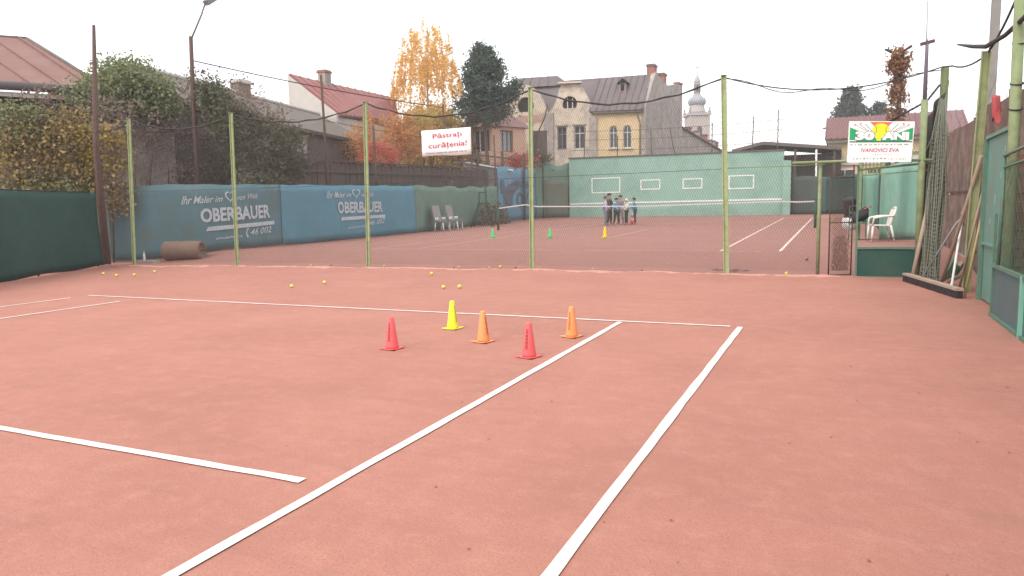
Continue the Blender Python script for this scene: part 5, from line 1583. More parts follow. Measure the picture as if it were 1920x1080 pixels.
# teal gate at the right edge
TG = empty('side_gate', (0, 0, 0))
tag(TG, 'teal steel side gate with mesh above its lower sheet at the right edge', 'gate')
MB().box((13.62, 0.70, 0.31), (0.012, 1.80, 0.55)).build('lower_sheet', M_PANELTEAL, TG)
mb = MB()
mb.bar((13.61, -0.2, 0.605), (13.61, 1.66, 0.60), 0.045, 0.04).bar((13.61, -0.2, 0.02), (13.61, 1.66, 0.02), 0.045, 0.035)
mb.build_split('rail', M_FRAMEGREEN, TG)
MB().bar((13.61, 1.64, 0.0), (13.61, 1.64, 1.2), 0.03, 0.03, (1, 0, 0)).build('stile', M_FRAMEGREEN, TG)
MB().tube([(13.62, 1.45, 1.85), (13.62, -0.3, 1.92)], 0.017, 6).tube([(13.62, 1.40, 1.72), (13.62, -0.3, 1.78)], 0.012, 6).build_split('top_rail', M_FRAMEGREEN, TG)
MB().bar((13.60, 0.10, -0.02), (13.60, 0.10, 0.62), 0.05, 0.04, (1, 0, 0)).build('stile', mat('bright_sea_green', (0.20, 0.46, 0.36), 0.6), TG)
MB().tube([(13.62, 1.44, 0.6), (13.63, 1.42, 1.9)], 0.022, 6).build('stile', M_FRAMEGREEN, TG)
wire_net((13.63, 1.44), (13.63, -0.3), lambda t: 0.62, lambda t: 1.85, M_FRAMEGREEN, TG, cw=0.05, ch=0.05, r=0.0016)

# red cloth, leaning tools
RCL = cloth('red_cloth', lambda s, z, d=0: Vector((13.98 + 0.04 * math.sin(s * 16 + z * 3), 4.50 - s * (1.0 - 0.9 * (z - 2.4)), z)), 0, 0.55, lambda s: 2.42 + 0.9 * abs(s - 0.3) + 0.08 * math.sin(s * 30), lambda s: 2.88 - 0.1 * s, mat('red_cloth', (0.42, 0.10, 0.10), 0.9, (0.38, 0.07, 0.07), scale=5), ds=0.03)
tag(RCL, 'crumpled red cloth hanging high between the two right hand posts', 'cloth')
UP = empty('utility_pole', (0, 0, 0))
tag(UP, 'grey concrete utility pole rising behind the rusty wall at the right', 'pole')
MB().bar((15.30, 13.4, 0), (15.36, 13.4, 9.5), 0.19, 0.16, (0, 1, 0)).build('shaft', M_CONCRETE, UP)
MB().bar((15.05, 13.3, 3.4), (15.38, 13.35, 4.4), 0.09, 0.09).build('stay', M_CONCRETE, UP)

# drag broom
DBM = empty('drag_broom', (0, 0, 0))
tag(DBM, 'wide court drag broom with black bristles leaning by the gate', 'broom')
A_, B_ = Vector((13.0, 5.40, 0)), Vector((13.50, 3.20, 0))
MB().bar(A_ + Vector((0, 0, 0.125)), B_ + Vector((0, 0, 0.125)), 0.10, 0.035).build('wooden_beam', M_WOOD2, DBM)
mb = MB()
n = 46
for i in range(n):
    a, b = A_.lerp(B_, i / n), A_.lerp(B_, (i + 0.9) / n)
    mb.bar(a + Vector((0, 0, 0.055)), b + Vector((0, 0, 0.055 + random.uniform(-.004, .004))), 0.085 + random.uniform(-.01, .01), 0.105)
mb.build('bristles', M_BRISTLE, DBM)['kind'] = 'stuff'
top = Vector((13.66, 4.55, 1.10))
q1, q2 = A_.lerp(B_, 0.32) + Vector((0.02, 0, 0.14)), A_.lerp(B_, 0.84) + Vector((0.02, 0, 0.14))
MB().tube([q1, q1.lerp(top, 0.85) + Vector((0, 0.05, 0.02)), top + Vector((0, 0.10, -0.03))], 0.014, 8).build('handle_rod', M_METALGREY, DBM)
MB().tube([q2, q2.lerp(top, 0.9) + Vector((0, -0.04, 0)), top + Vector((0, -0.10, -0.04))], 0.017, 8).build('handle_rod', M_WHITE, DBM)
MB().tube([top + Vector((0, 0.10, -0.03)), top + Vector((0, 0.06, 0.04)), top + Vector((0, 0, 0.06)), top + Vector((0, -0.07, 0.03)), top + Vector((0, -0.10, -0.04)), top + Vector((0, -0.105, -0.14))], 0.020, 8).build('handle_grip', mat('pink_tape', (0.42, 0.24, 0.20), 0.7), DBM)
def leaning_pole(name, label, a, b, r, m):
    o = MB().tube([a, Vector(a).lerp(Vector(b), 0.5), b], r, 8).build(name, m)
    return tag(o, label, 'tool')
leaning_pole('wooden_pole', 'thick grey brown wooden pole leaning left of the bundled net', (13.10, 5.45, 0.02), (13.36, 5.80, 1.50), 0.034, M_WOOD2)
leaning_pole('wooden_pole', 'long brown wooden pole leaning against the bright green post', (13.42, 4.55, 0.02), (13.70, 3.42, 1.95), 0.026, M_WOOD)
RK = empty('wooden_rake', (0, 0, 0))
tag(RK, 'wooden rake with wide head leaning head up behind the drag broom', 'rake')
MB().tube([(13.55, 3.75, 0.02), (13.72, 3.28, 1.5)], 0.016, 8).build('handle', M_WOOD, RK)
MB().bar((13.60, 4.35, 0.52), (13.60, 3.66, 0.50), 0.05, 0.09).build('head', mat('reddish_wood', (0.34, 0.20, 0.155), 0.8), RK)
mb = MB()
for k in range(9):
    mb.bar((13.58, 4.3 - 0.075 * k, 0.47), (13.55, 4.3 - 0.075 * k, 0.41), 0.015, 0.015)
mb.build_split('tooth', M_WOOD2, RK)
leaning_pole('broom_handle', 'pale yellow wooden broom handle leaning right of the rake', (13.56, 3.25, 0.02), (13.74, 3.18, 1.42), 0.015, mat('pale_yellow_wood', (0.45, 0.34, 0.19), 0.7))
SB = empty('slatted_board', (0, 0, 0))
tag(SB, 'green slatted board leaning behind the drag broom', 'board')
for k in range(6):
    MB().bar((13.50 + 0.03 * k, 5.1 - 0.07 * k, 0.05 + 0.03 * k), (13.58 + 0.03 * k, 4.35 - 0.07 * k, 0.52 + 0.02 * k), 0.02, 0.055).build('slat', M_DOORGREEN, SB)
MB().bar((13.57, 5.0, 0.04), (13.75, 4.55, 0.22), 0.03, 0.03).bar((13.6, 4.35, 0.4), (13.78, 4.0, 0.6), 0.03, 0.03).build_split('cross_piece', M_FRAMEGREEN, SB)

# ================================================================== beyond the gate
HT = cloth('hanging_tarp', lambda s, z, d=0: Vector((12.95 + s, 13.5 + 0.06 * math.sin(s * 11) + 0.04 * math.sin(z * 2 + s * 5), z)), 0, 1.35, lambda s: 0.26, lambda s: 2.2 + 0.15 * math.sin(s * 2.2), mat('sea_green_cloth', (0.20, 0.37, 0.295), 0.8, (0.145, 0.28, 0.225), scale=3.5, stretch=(2.5, 2.5, 0.4), dirt=(0.26, 0.38, 0.32), dscale=3, damt=0.5), ds=0.04)
tag(HT, 'sea green tarp hanging in folds behind the white chair', 'tarp')
HT2 = cloth('hanging_tarp', lambda s, z, d=0: Vector((12.55 + s, 14.6 + 0.05 * math.sin(s * 17), z)), 0, 0.40, lambda s: 0.7, lambda s: 2.1, MATS['sea_green_cloth'], ds=0.03)
tag(HT2, 'narrow sea green tarp hanging left of the larger folded one', 'tarp')
PG = empty('pergola_frame', (0, 0, 0))
tag(PG, 'olive wooden frame carrying the sea green tarps', 'frame')
for x in (12.45, 13.0, 14.35):
    MB().bar((x, 13.7, 0.2), (x, 13.7, 2.6), 0.09, 0.07, (0, 1, 0)).build('post', M_POST2, PG)
MB().bar((12.3, 13.68, 2.5), (14.5, 13.68, 2.6), 0.06, 0.09).build('beam', M_POST2, PG)
for k in range(7):
    MB().bar((12.5 + 0.09 * k, 13.76, 2.05), (12.5 + 0.09 * k, 13.76, 2.42), 0.045, 0.03, (0, 1, 0)).build('slat', M_POST2, PG)
BK = empty('boundary_screen', (0, 0, 0))
tag(BK, 'dark green sheeting along the right side of the far court, seen through the mesh gate', 'screen')
for k, (y0, y1) in enumerate(((15.2, 19.4), (19.5, 25), (25.1, 33))):
    xa = 12.55 + 0.05 * k
    MB().bar((13.25, y0, 1.35), (13.2, y1, 1.4), 0.03, 2.2).build('sheet', M_DKGREEN, BK)
FSC = cloth('windscreen_tarp', lambda s, z, d=0: Vector((11.35 + s, 30.0 - 0.4 * s + 0.04 * math.sin(s * 9), z)), 0, 1.75, lambda s: 0.72, lambda s: 2.46, M_DKGREEN, ds=0.1)
tag(FSC, 'dark green windscreen tarp seen through the narrow mesh gate leaf', 'tarp')

def plastic_chair():
    C_ = empty('plastic_chair')
    m = M_PLASTICWHITE
    MB().add([(-0.22, -0.22, 0.42), (0.22, -0.22, 0.43), (0.24, 0.22, 0.445), (-0.24, 0.22, 0.445), (-0.22, -0.22, 0.40), (0.22, -0.22, 0.40), (0.24, 0.22, 0.42), (-0.24, 0.22, 0.42)], [(0, 1, 2, 3), (7, 6, 5, 4), (0, 4, 5, 1), (1, 5, 6, 2), (2, 6, 7, 3), (3, 7, 4, 0)]).build('seat', m, C_)
    for sx in (-1, 1):
        MB().tube([(sx * 0.26, 0.24, 0), (sx * 0.225, 0.21, 0.42)], [0.022, 0.032], 6).build('leg', m, C_)
        MB().tube([(sx * 0.25, -0.30, 0), (sx * 0.225, -0.21, 0.42)], [0.022, 0.032], 6).build('leg', m, C_)
        MB().tube([(sx * 0.24, 0.23, 0.42), (sx * 0.28, 0.20, 0.62), (sx * 0.285, 0.0, 0.655), (sx * 0.27, -0.20, 0.66), (sx * 0.23, -0.28, 0.66)], [0.024, 0.024, 0.028, 0.026, 0.02], 6).build('armrest', m, C_)
    bk = MB()
    for sx in (-1, 1):
        bk.tube([(sx * 0.21, -0.21, 0.42), (sx * 0.21, -0.27, 0.66), (sx * 0.17, -0.33, 0.84)], 0.022, 6)
    bk.tube([(-0.17, -0.33, 0.84), (-0.06, -0.35, 0.88), (0.06, -0.35, 0.88), (0.17, -0.33, 0.84)], 0.024, 6)
    for k in range(5):
        x = -0.14 + 0.07 * k
        bk.bar((x, -0.21, 0.43), (x * 0.85, -0.34, 0.85), 0.035, 0.012, (0, 1, 0))
    bk.build('backrest', m, C_)
    return C_
pc = plastic_chair()
pc.location = (12.93, 12.75, zt(12.9, 12.75)); pc.rotation_euler = (0, 0, R(100))
tag(pc, 'white plastic armchair in front of the hanging sea green tarp', 'chair')
GC = empty('steel_chair', (12.42, 13.4, zt(12.4, 13.4)))
tag(GC, 'green steel garden chair left of the white one, with a jacket over it', 'chair')
for sx, sy in ((-1, -1), (1, -1), (1, 1), (-1, 1)):
    MB().tube([(sx * 0.22, sy * 0.22, 0), (sx * 0.2, sy * 0.2, 0.44)], 0.014, 6).build('leg', M_FRAMEGREEN, GC)
MB().box((0, 0, 0.45), (0.46, 0.46, 0.03)).build('seat', M_FRAMEGREEN, GC)
mb = MB().tube([(-0.2, 0.2, 0.45), (-0.2, 0.27, 0.92), (0.2, 0.27, 0.92), (0.2, 0.2, 0.45)], 0.014, 6)
for z in (0.6, 0.74):
    mb.bar((-0.2, 0.23, z), (0.2, 0.23, z), 0.01, 0.05)
mb.build('backrest', M_FRAMEGREEN, GC)
JK = MB()
jr = [(0.02, 0.0), (0.15, 0.04), (0.21, 0.15), (0.18, 0.30), (0.10, 0.40), (0.02, 0.44)]
JK.lathe(jr, (0, 0, 0), 12)
for v in range(len(JK.v)):
    x, y, z = JK.v[v]
    JK.v[v] = (x * 1.0 + 0.55 * (z - 0.2) + 0.05 * math.sin(13 * z + 9 * y), y * 0.7 + 0.03 * math.sin(20 * x), z * 0.95 + 0.05 * math.sin(17 * x + 11 * y))
jk = JK.build('jacket', mat('black_jacket', (0.028, 0.026, 0.03), 0.85, (0.05, 0.045, 0.05), scale=9))
jk.location = (12.47, 13.35, zt(12.4, 13.4) + 0.47)
tag(jk, 'crumpled black jacket with red trim lying on the green garden chair', 'jacket')
MB().tube([(0.10, -0.08, 0.36), (0.2, -0.05, 0.43), (0.26, 0.0, 0.42)], 0.02, 6).build('red_trim', M_BALLRED, jk)
BN = empty('waste_bin', (12.28, 19.3, zt(12.3, 19.3)))
tag(BN, 'dark blue grey waste bin on a white base beyond the mesh gate', 'bin')
MB().lathe([(0.17, 0.42), (0.20, 0.95), (0.24, 0.98), (0.24, 1.06), (0.05, 1.12)], (0, 0, 0), 14).build('bin_body', mat('dark_bin', (0.045, 0.055, 0.07), 0.6), BN)
MB().lathe([(0.22, 0.0), (0.22, 0.40), (0.16, 0.42)], (0, 0, 0), 14).build('bucket_base', M_WHITE, BN)

# ================================================================== left side of the far court
def bench_chair(loc, rz, label):
    C_ = empty('seat', loc, rz)
    tag(C_, label, 'chair')
    MB().box((0, 0, 0.44), (0.62, 0.5, 0.06)).build('seat_pad', M_GREYPLASTIC, C_)
    MB().box((0, 0.31, 0.80), (0.60, 0.05, 0.70), M=Matrix.Rotation(R(-14), 3, 'X')).build('backrest', mat('grey_canvas', (0.29, 0.27, 0.275), 0.8), C_)
    for sx in (-1, 1):
        MB().tube([(sx * 0.27, -0.22, 0), (sx * 0.27, -0.18, 0.42)], 0.03, 6).build('leg', M_WHITE, C_)
        MB().tube([(sx * 0.27, 0.25, 0), (sx * 0.27, 0.2, 0.42)], 0.03, 6).build('leg', M_WHITE, C_)
        MB().box((sx * 0.3, 0.12, 0.58), (0.05, 0.16, 0.10)).build('armrest', M_WHITE, C_)
    return C_
bench_chair((-4.25, 19.85, zt(0, 19.8)), R(88), 'grey canvas folding chair with white legs, nearer of the pair by the green tarp')
bench_chair((-4.20, 21.0, zt(0, 21)), R(95), 'grey canvas folding chair with white legs, farther of the pair by the green tarp')
UC = empty('umpire_chair', (-4.3, 23.9, zt(0, 23.9)), R(-70))
tag(UC, 'dark green tubular umpire chair standing against the faded green tarp', 'chair')
for sx in (-1, 1):
    MB().tube([(sx * 0.52, -0.5, 0), (sx * 0.3, -0.15, 1.15), (sx * 0.28, -0.12, 1.75)], 0.026, 6).build('leg', M_UMPIRE, UC)
    MB().tube([(sx * 0.52, 0.55, 0), (sx * 0.3, 0.22, 1.15), (sx * 0.28, 0.2, 2.1)], 0.026, 6).build('leg', M_UMPIRE, UC)
for z, w in ((0.35, 0.46), (0.75, 0.38)):
    MB().tube([(-w, -0.4 + 0.2 * z, z), (w, -0.4 + 0.2 * z, z)], 0.018, 6).build('ladder_rung', M_UMPIRE, UC)
MB().box((0, 0.03, 1.17), (0.6, 0.42, 0.04)).build('seat', M_UMPIRE, UC)
MB().bar((-0.28, 0.2, 1.75), (0.28, 0.2, 1.75), 0.03, 0.14).build('backrest', M_UMPIRE, UC)
MB().tube([(-0.28, -0.12, 1.72), (-0.28, 0.2, 1.72)], 0.018, 6).tube([(0.28, -0.12, 1.72), (0.28, 0.2, 1.72)], 0.018, 6).build_split('armrest', M_UMPIRE, UC)
creeper('weeds', 'scrubby weeds growing at the foot of the green tarp beside the umpire chair', [
    (line_pts((-5.0, 25.2, 0.45), (-5.4, 29.2, 1.5), 40, 24, 0.16), 0.07, LEAF_DARK, 1.6, 0.1), (line_pts((-4.9, 25.0, 0.4), (-5.4, 29.2, 0.9), 40, 20, 0.16), 0.06, LEAF_DRY, 1.8, 0.1)],
    [((-5.1, 25.4 + 0.6 * k, 0.3), (-5.0, 25.4 + 0.6 * k, 1.3)) for k in range(6)], cat='weeds')

# clay roller
RO = empty('court_roller', (-5.52, 6.85, 0.31))
tag(RO, 'rusty brown court roller lying in front of the first blue tarp', 'roller')
RO.rotation_euler = (0, 0, math.atan2(0.43, 1.16))
mb = MB()
prof = [(0.02, -0.52), (0.20, -0.52), (0.20, -0.56), (0.26, -0.56), (0.275, -0.53), (0.275, 0.53), (0.26, 0.56), (0.20, 0.56), (0.20, 0.52), (0.02, 0.52)]
mb.lathe(prof, (0, 0, 0), 24)
mb.v = [(z, y, x) for x, y, z in mb.v]
mb.build('drum', mat('roller_rust', (0.245, 0.17, 0.125), 0.9, (0.17, 0.115, 0.09), scale=5, bump=0.3, bscale=30), RO)
MB().tube([(-0.63, 0, 0), (0.63, 0, 0)], 0.025, 8).build('axle', M_RUSTPOLE, RO)
MB().tube([(-0.61, 0, 0), (-0.61, 0.3, 0.02), (0.0, 0.5, 0.04), (0.61, 0.3, 0.02), (0.61, 0, 0)], 0.018, 6).build('handle', M_RUSTPOLE, RO)
SLB = MB().box((0, 0, 0), (0.62, 0.24, 0.09), 0.2).build('stone_slab', mat('pale_stone', (0.40, 0.36, 0.33), 0.9))
SLB.location = (-5.85, 5.86, 0.045)
tag(SLB, 'pale stone slab on the ground left of the roller', 'slab')
BO = MB().lathe([(0.03, 0), (0.034, 0.01), (0.034, 0.13), (0.028, 0.17), (0.013, 0.20), (0.013, 0.22)], (0, 0, 0), 10).build('bottle', M_WHITE)
BO.location = (-5.92, 5.84, 0.09)
tag(BO, 'small white bottle standing on the stone slab', 'bottle')
MB().lathe([(0.016, 0.22), (0.016, 0.245)], (0, 0, 0), 10).build('cap', M_WHITE, BO)

# ================================================================== CONES
def cone_mesh(h=0.33, rb=0.068, rt_=0.024):
    mb = MB()
    mb.lathe([(rb, 0.016), (rb * 0.98, 0.03), (rt_ + 0.004, h - 0.012), (rt_, h - 0.003), (rt_ * 0.75, h), (rt_ * 0.6, h - 0.006)], (0, 0, 0), 24)
    return mb.mesh('body')
def cone_base(s=0.094, lift=0.009):
    """square flange, corners curled up a little"""
    n = 10
    vs, fs = [], []
    for side in (0, 1):
        for j in range(n + 1):
            for i in range(n + 1):
                x, y = (i / n - 0.5) * 2, (j / n - 0.5) * 2
                z = 0.006 + lift * (abs(x * y)) ** 2 + 0.010 * max(0, 1 - (x * x + y * y) ** 0.5 / 0.7)
                pin = 1 - 0.10 * (1 - abs(x * y))
                vs.append((x * s * pin, y * s * pin, z + (0.007 if side else 0)))
    m_ = (n + 1) ** 2
    for side in (0, 1):
        for j in range(n):
            for i in range(n):
                a = side * m_ + j * (n + 1) + i
                q = (a, a + 1, a + n + 2, a + n + 1)
                fs.append(q if side else tuple(reversed(q)))
    for i in range(n):
        for (a, b) in ((i, i + 1), (n * (n + 1) + i + 1, n * (n + 1) + i), ((i + 1) * (n + 1), i * (n + 1)), (i * (n + 1) + n, (i + 1) * (n + 1) + n)):
            fs.append((a, b, b + m_, a + m_))
    me = bpy.data.meshes.new('base')
    me.from_pydata(vs, [], fs)
    me.polygons.foreach_set('use_smooth', [True] * (2 * n * n) + [False] * (len(fs) - 2 * n * n))
    me.update()
    return me
def cone_mat(name, c):
    return mat(name, c, 0.45, tuple(x * 0.9 for x in c), scale=5, spec=0.4)
CR, CO, CY, CGN = cone_mat('cone_red', (0.86, 0.135, 0.14)), cone_mat('cone_orange', (0.88, 0.33, 0.12)), cone_mat('cone_yellow', (0.84, 0.82, 0.05)), cone_mat('cone_green', (0.07, 0.62, 0.17))
CYD = cone_mat('cone_deep_yellow', (0.85, 0.60, 0.02))
M_CPRINT = mat('dark_red_print', (0.13, 0.010, 0.012), 0.7); M_CPRINT2 = mat('brown_orange_print', (0.42, 0.06, 0.03), 0.7); M_CPRINT3 = mat('olive_print', (0.36, 0.30, 0.02), 0.7)
def cone(x, y, m, label, rz, prm=None, pang=None, z=0.0, sc=1.0):
    T = empty('training_cone', (x, y, z), 0)
    tag(T, label, 'cone', None)
    T.scale = (sc, sc, sc)
    link_mesh('body', cone_mesh(), m, T)
    b = link_mesh('base', cone_base(), m, T)
    b.rotation_euler = (0, 0, math.atan2(-8.3 - y, 11.94 - x) - PI / 4 + rz - 0.3)
    if prm:
        mb = MB()
        for k in range(15):          # illegible vertical print, stroke by stroke
            t0 = 0.085 + 0.0125 * k
            wv = (0.30, 0.16, 0.26, 0.20, 0.32)[k % 5]
            p = []
            for (da, dz) in ((-wv, 0), (wv, 0.002), (wv * 0.9, 0.0095), (-wv * 0.8, 0.0075)):
                zz_ = t0 + dz
                r1 = 0.0666 + (0.028 - 0.0666) * (zz_ - 0.03) / 0.288 + 0.0022
                p.append((r1 * math.cos(pang + da), r1 * math.sin(pang + da), zz_))
            mb.add(p, [(0, 1, 2, 3)])
        mb.build('print', prm, T)['kind'] = 'stuff'
    return T
def toward(x, y, off):
    return math.atan2(-8.3 - y, 11.94 - x) + off
cone(7.87, -2.32, CR, 'red training cone farthest left, red print facing the camera', 0.35, M_CPRINT, toward(7.87, -2.32, -0.55))
cone(7.88, -1.08, CY, 'yellow training cone near the white baseline', 0.5, M_CPRINT3, toward(7.88, -1.08, 0.9))
cone(8.59, -1.70, CO, 'orange training cone in the middle of the group, between yellow and red', 0.42, M_CPRINT2, toward(8.59, -1.7, 0.85))
cone(9.34, -2.24, CR, 'red training cone nearest the camera, beside the singles sideline', 0.40, M_CPRINT, toward(9.34, -2.24, -0.45))
cone(9.37, -1.14, CO, 'orange training cone farthest right, where sideline and baseline nearly meet', 0.48, M_CPRINT2, toward(9.37, -1.14, -0.5))
cone(0.79, 14.6, CGN, 'bright green training cone on the far court, left one of two', 0.2, z=zt(0, 14.6))
cone(2.99, 14.55, CGN, 'bright green training cone on the far court, right one of two', 0.3, z=zt(0, 14.6))
cone(4.95, 14.5, CYD, 'yellow training cone on the far court in front of the children', 0.3, z=zt(0, 14.5), sc=1.12)
TC = empty('traffic_cone', (2.83, 26.0, zt(2.8, 26)))
tag(TC, 'red and white striped traffic cone between the children', 'cone')
for k, (z0, z1) in enumerate(((0.03, 0.18), (0.18, 0.31), (0.31, 0.44), (0.44, 0.55))):
    MB().lathe([(0.15 - 0.22 * z0, z0), (0.15 - 0.22 * z1, z1)], (0, 0, 0), 16).build('stripe', M_WHITE if k % 2 else CR, TC)
MB().box((0, 0, 0.015), (0.38, 0.38, 0.03)).build('base', CR, TC)

# ================================================================== TENNIS BALLS
bm = bmesh.new()
bmesh.ops.create_uvsphere(bm, u_segments=16, v_segments=10, radius=0.033)
ball_me = bpy.data.meshes.new('felt')
bm.to_mesh(ball_me); bm.free()
ball_me.polygons.foreach_set('use_smooth', [True] * len(ball_me.polygons))
seam_pts = []
for i in range(49):
    t = 2 * PI * i / 48
    a, b, c_ = 0.75, 0.25, 0.866
    seam_pts.append(Vector((a * math.cos(t) + b * math.cos(3 * t), a * math.sin(t) - b * math.sin(3 * t), c_ * math.sin(2 * t))).normalized() * 0.0331)
seam_me = MB().tube(seam_pts, 0.0011, 4, caps=False).mesh('seam')
seam_me.materials.append(M_WHITE)
BM = {}
for k, m in (('y', M_BALL), ('r', M_BALLRED), ('o', M_BALLOLD)):
    q = ball_me.copy(); q.materials.append(m); BM[k] = q
def ball(x, y, k, label):
    r = 0.033
    T = empty('tennis_ball', (x, y, zt(x, y) + r))
    tag(T, label, 'tennis ball', 'tennis balls on the clay')
    T.rotation_euler = (random.uniform(0, 6), random.uniform(0, 6), 0)
    for nm, me in (('felt', BM[k]), ('seam', seam_me)):
        o = bpy.data.objects.new(nm, me); COL.objects.link(o); o.parent = T
    return T
ball(-3.69, 2.95, 'y', 'yellow tennis ball nearest the dark green tarp, leftmost in the picture')
ball(-2.93, 2.72, 'y', 'yellow tennis ball second from the dark green tarp')
ball(-2.60, 2.92, 'y', 'yellow tennis ball in front of the foot of the first green post')
ball(-2.84, 3.65, 'y', 'yellow tennis ball just right of the first green post')
ball(2.84, 1.92, 'y', 'yellow tennis ball in the open clay between second and third post, nearer one')
ball(3.04, 2.60, 'y', 'yellow tennis ball in the open clay between second and third post, farther one')
ball(4.20, 4.63, 'y', 'yellow tennis ball lying close in front of the fence below the white notice')
ball(5.73, 2.46, 'y', 'yellow tennis ball above the yellow cone, left of a pair')
ball(5.97, 2.60, 'y', 'yellow tennis ball above the yellow cone, right of a pair')
for (x, y, k, lab) in ((0.0, 5.85, 'o', 'worn yellow ball behind the fence, leftmost between second and third post'),
                       (0.55, 5.92, 'r', 'red ball behind the fence left of the third post'),
                       (2.08, 6.0, 'o', 'worn yellow ball behind the fence just right of the third post'),
                       (3.92, 6.08, 'r', 'red ball behind the fence touching a worn yellow one'),
                       (4.08, 6.05, 'o', 'worn yellow ball behind the fence touching a red one'),
                       (4.84, 6.10, 'o', 'worn yellow ball behind the fence, middle of the bay before the fourth post'),
                       (4.98, 6.35, 'y', 'yellow ball behind the fence, farther back before the fourth post'),
                       (5.38, 6.30, 'r', 'red and white ball behind the fence left of the fourth post'),
                       (7.25, 6.12, 'o', 'worn yellow ball behind the fence right of the fourth post'),
                       (8.28, 6.14, 'r', 'red ball behind the fence, middle of the bay after the fourth post'),
                       (11.08, 6.06, 'y', 'yellow ball behind the fence left of the gate post'),
                       (11.37, 7.62, 'r', 'red ball lying farther back on the clay left of the gate post'),
                       (-2.74, 12.39, 'o', 'pale worn ball on the far court just right of the third post'),
                       (-2.82, 14.29, 'o', 'pale worn ball on the far court beside the end of the bright blue tarp')):
    ball(x, y, k, lab)

# small dark leaves and crumbs on the near clay
LV = MB()
for i in range(110):
    x = random.uniform(8, 13.4) if i < 60 else random.uniform(-3, 13)
    y = random.uniform(-6.5, 1.5) if i < 60 else random.uniform(-5, 5.3)
    s = random.uniform(0.003, 0.008); a = random.uniform(0, PI)
    c, d = math.cos(a) * s, math.sin(a) * s
    LV.add([(x - c * 1.6, y - d * 1.6, 0.004), (x + d, y - c, 0.007), (x + c * 1.6, y + d * 1.6, 0.005), (x - d, y + c, 0.009)], [(0, 1, 2, 3)])
lv = LV.build('leaf_litter', LEAF_DRY)
tag(lv, 'tiny dry leaf crumbs scattered over the near clay', 'leaf litter', kind='stuff')

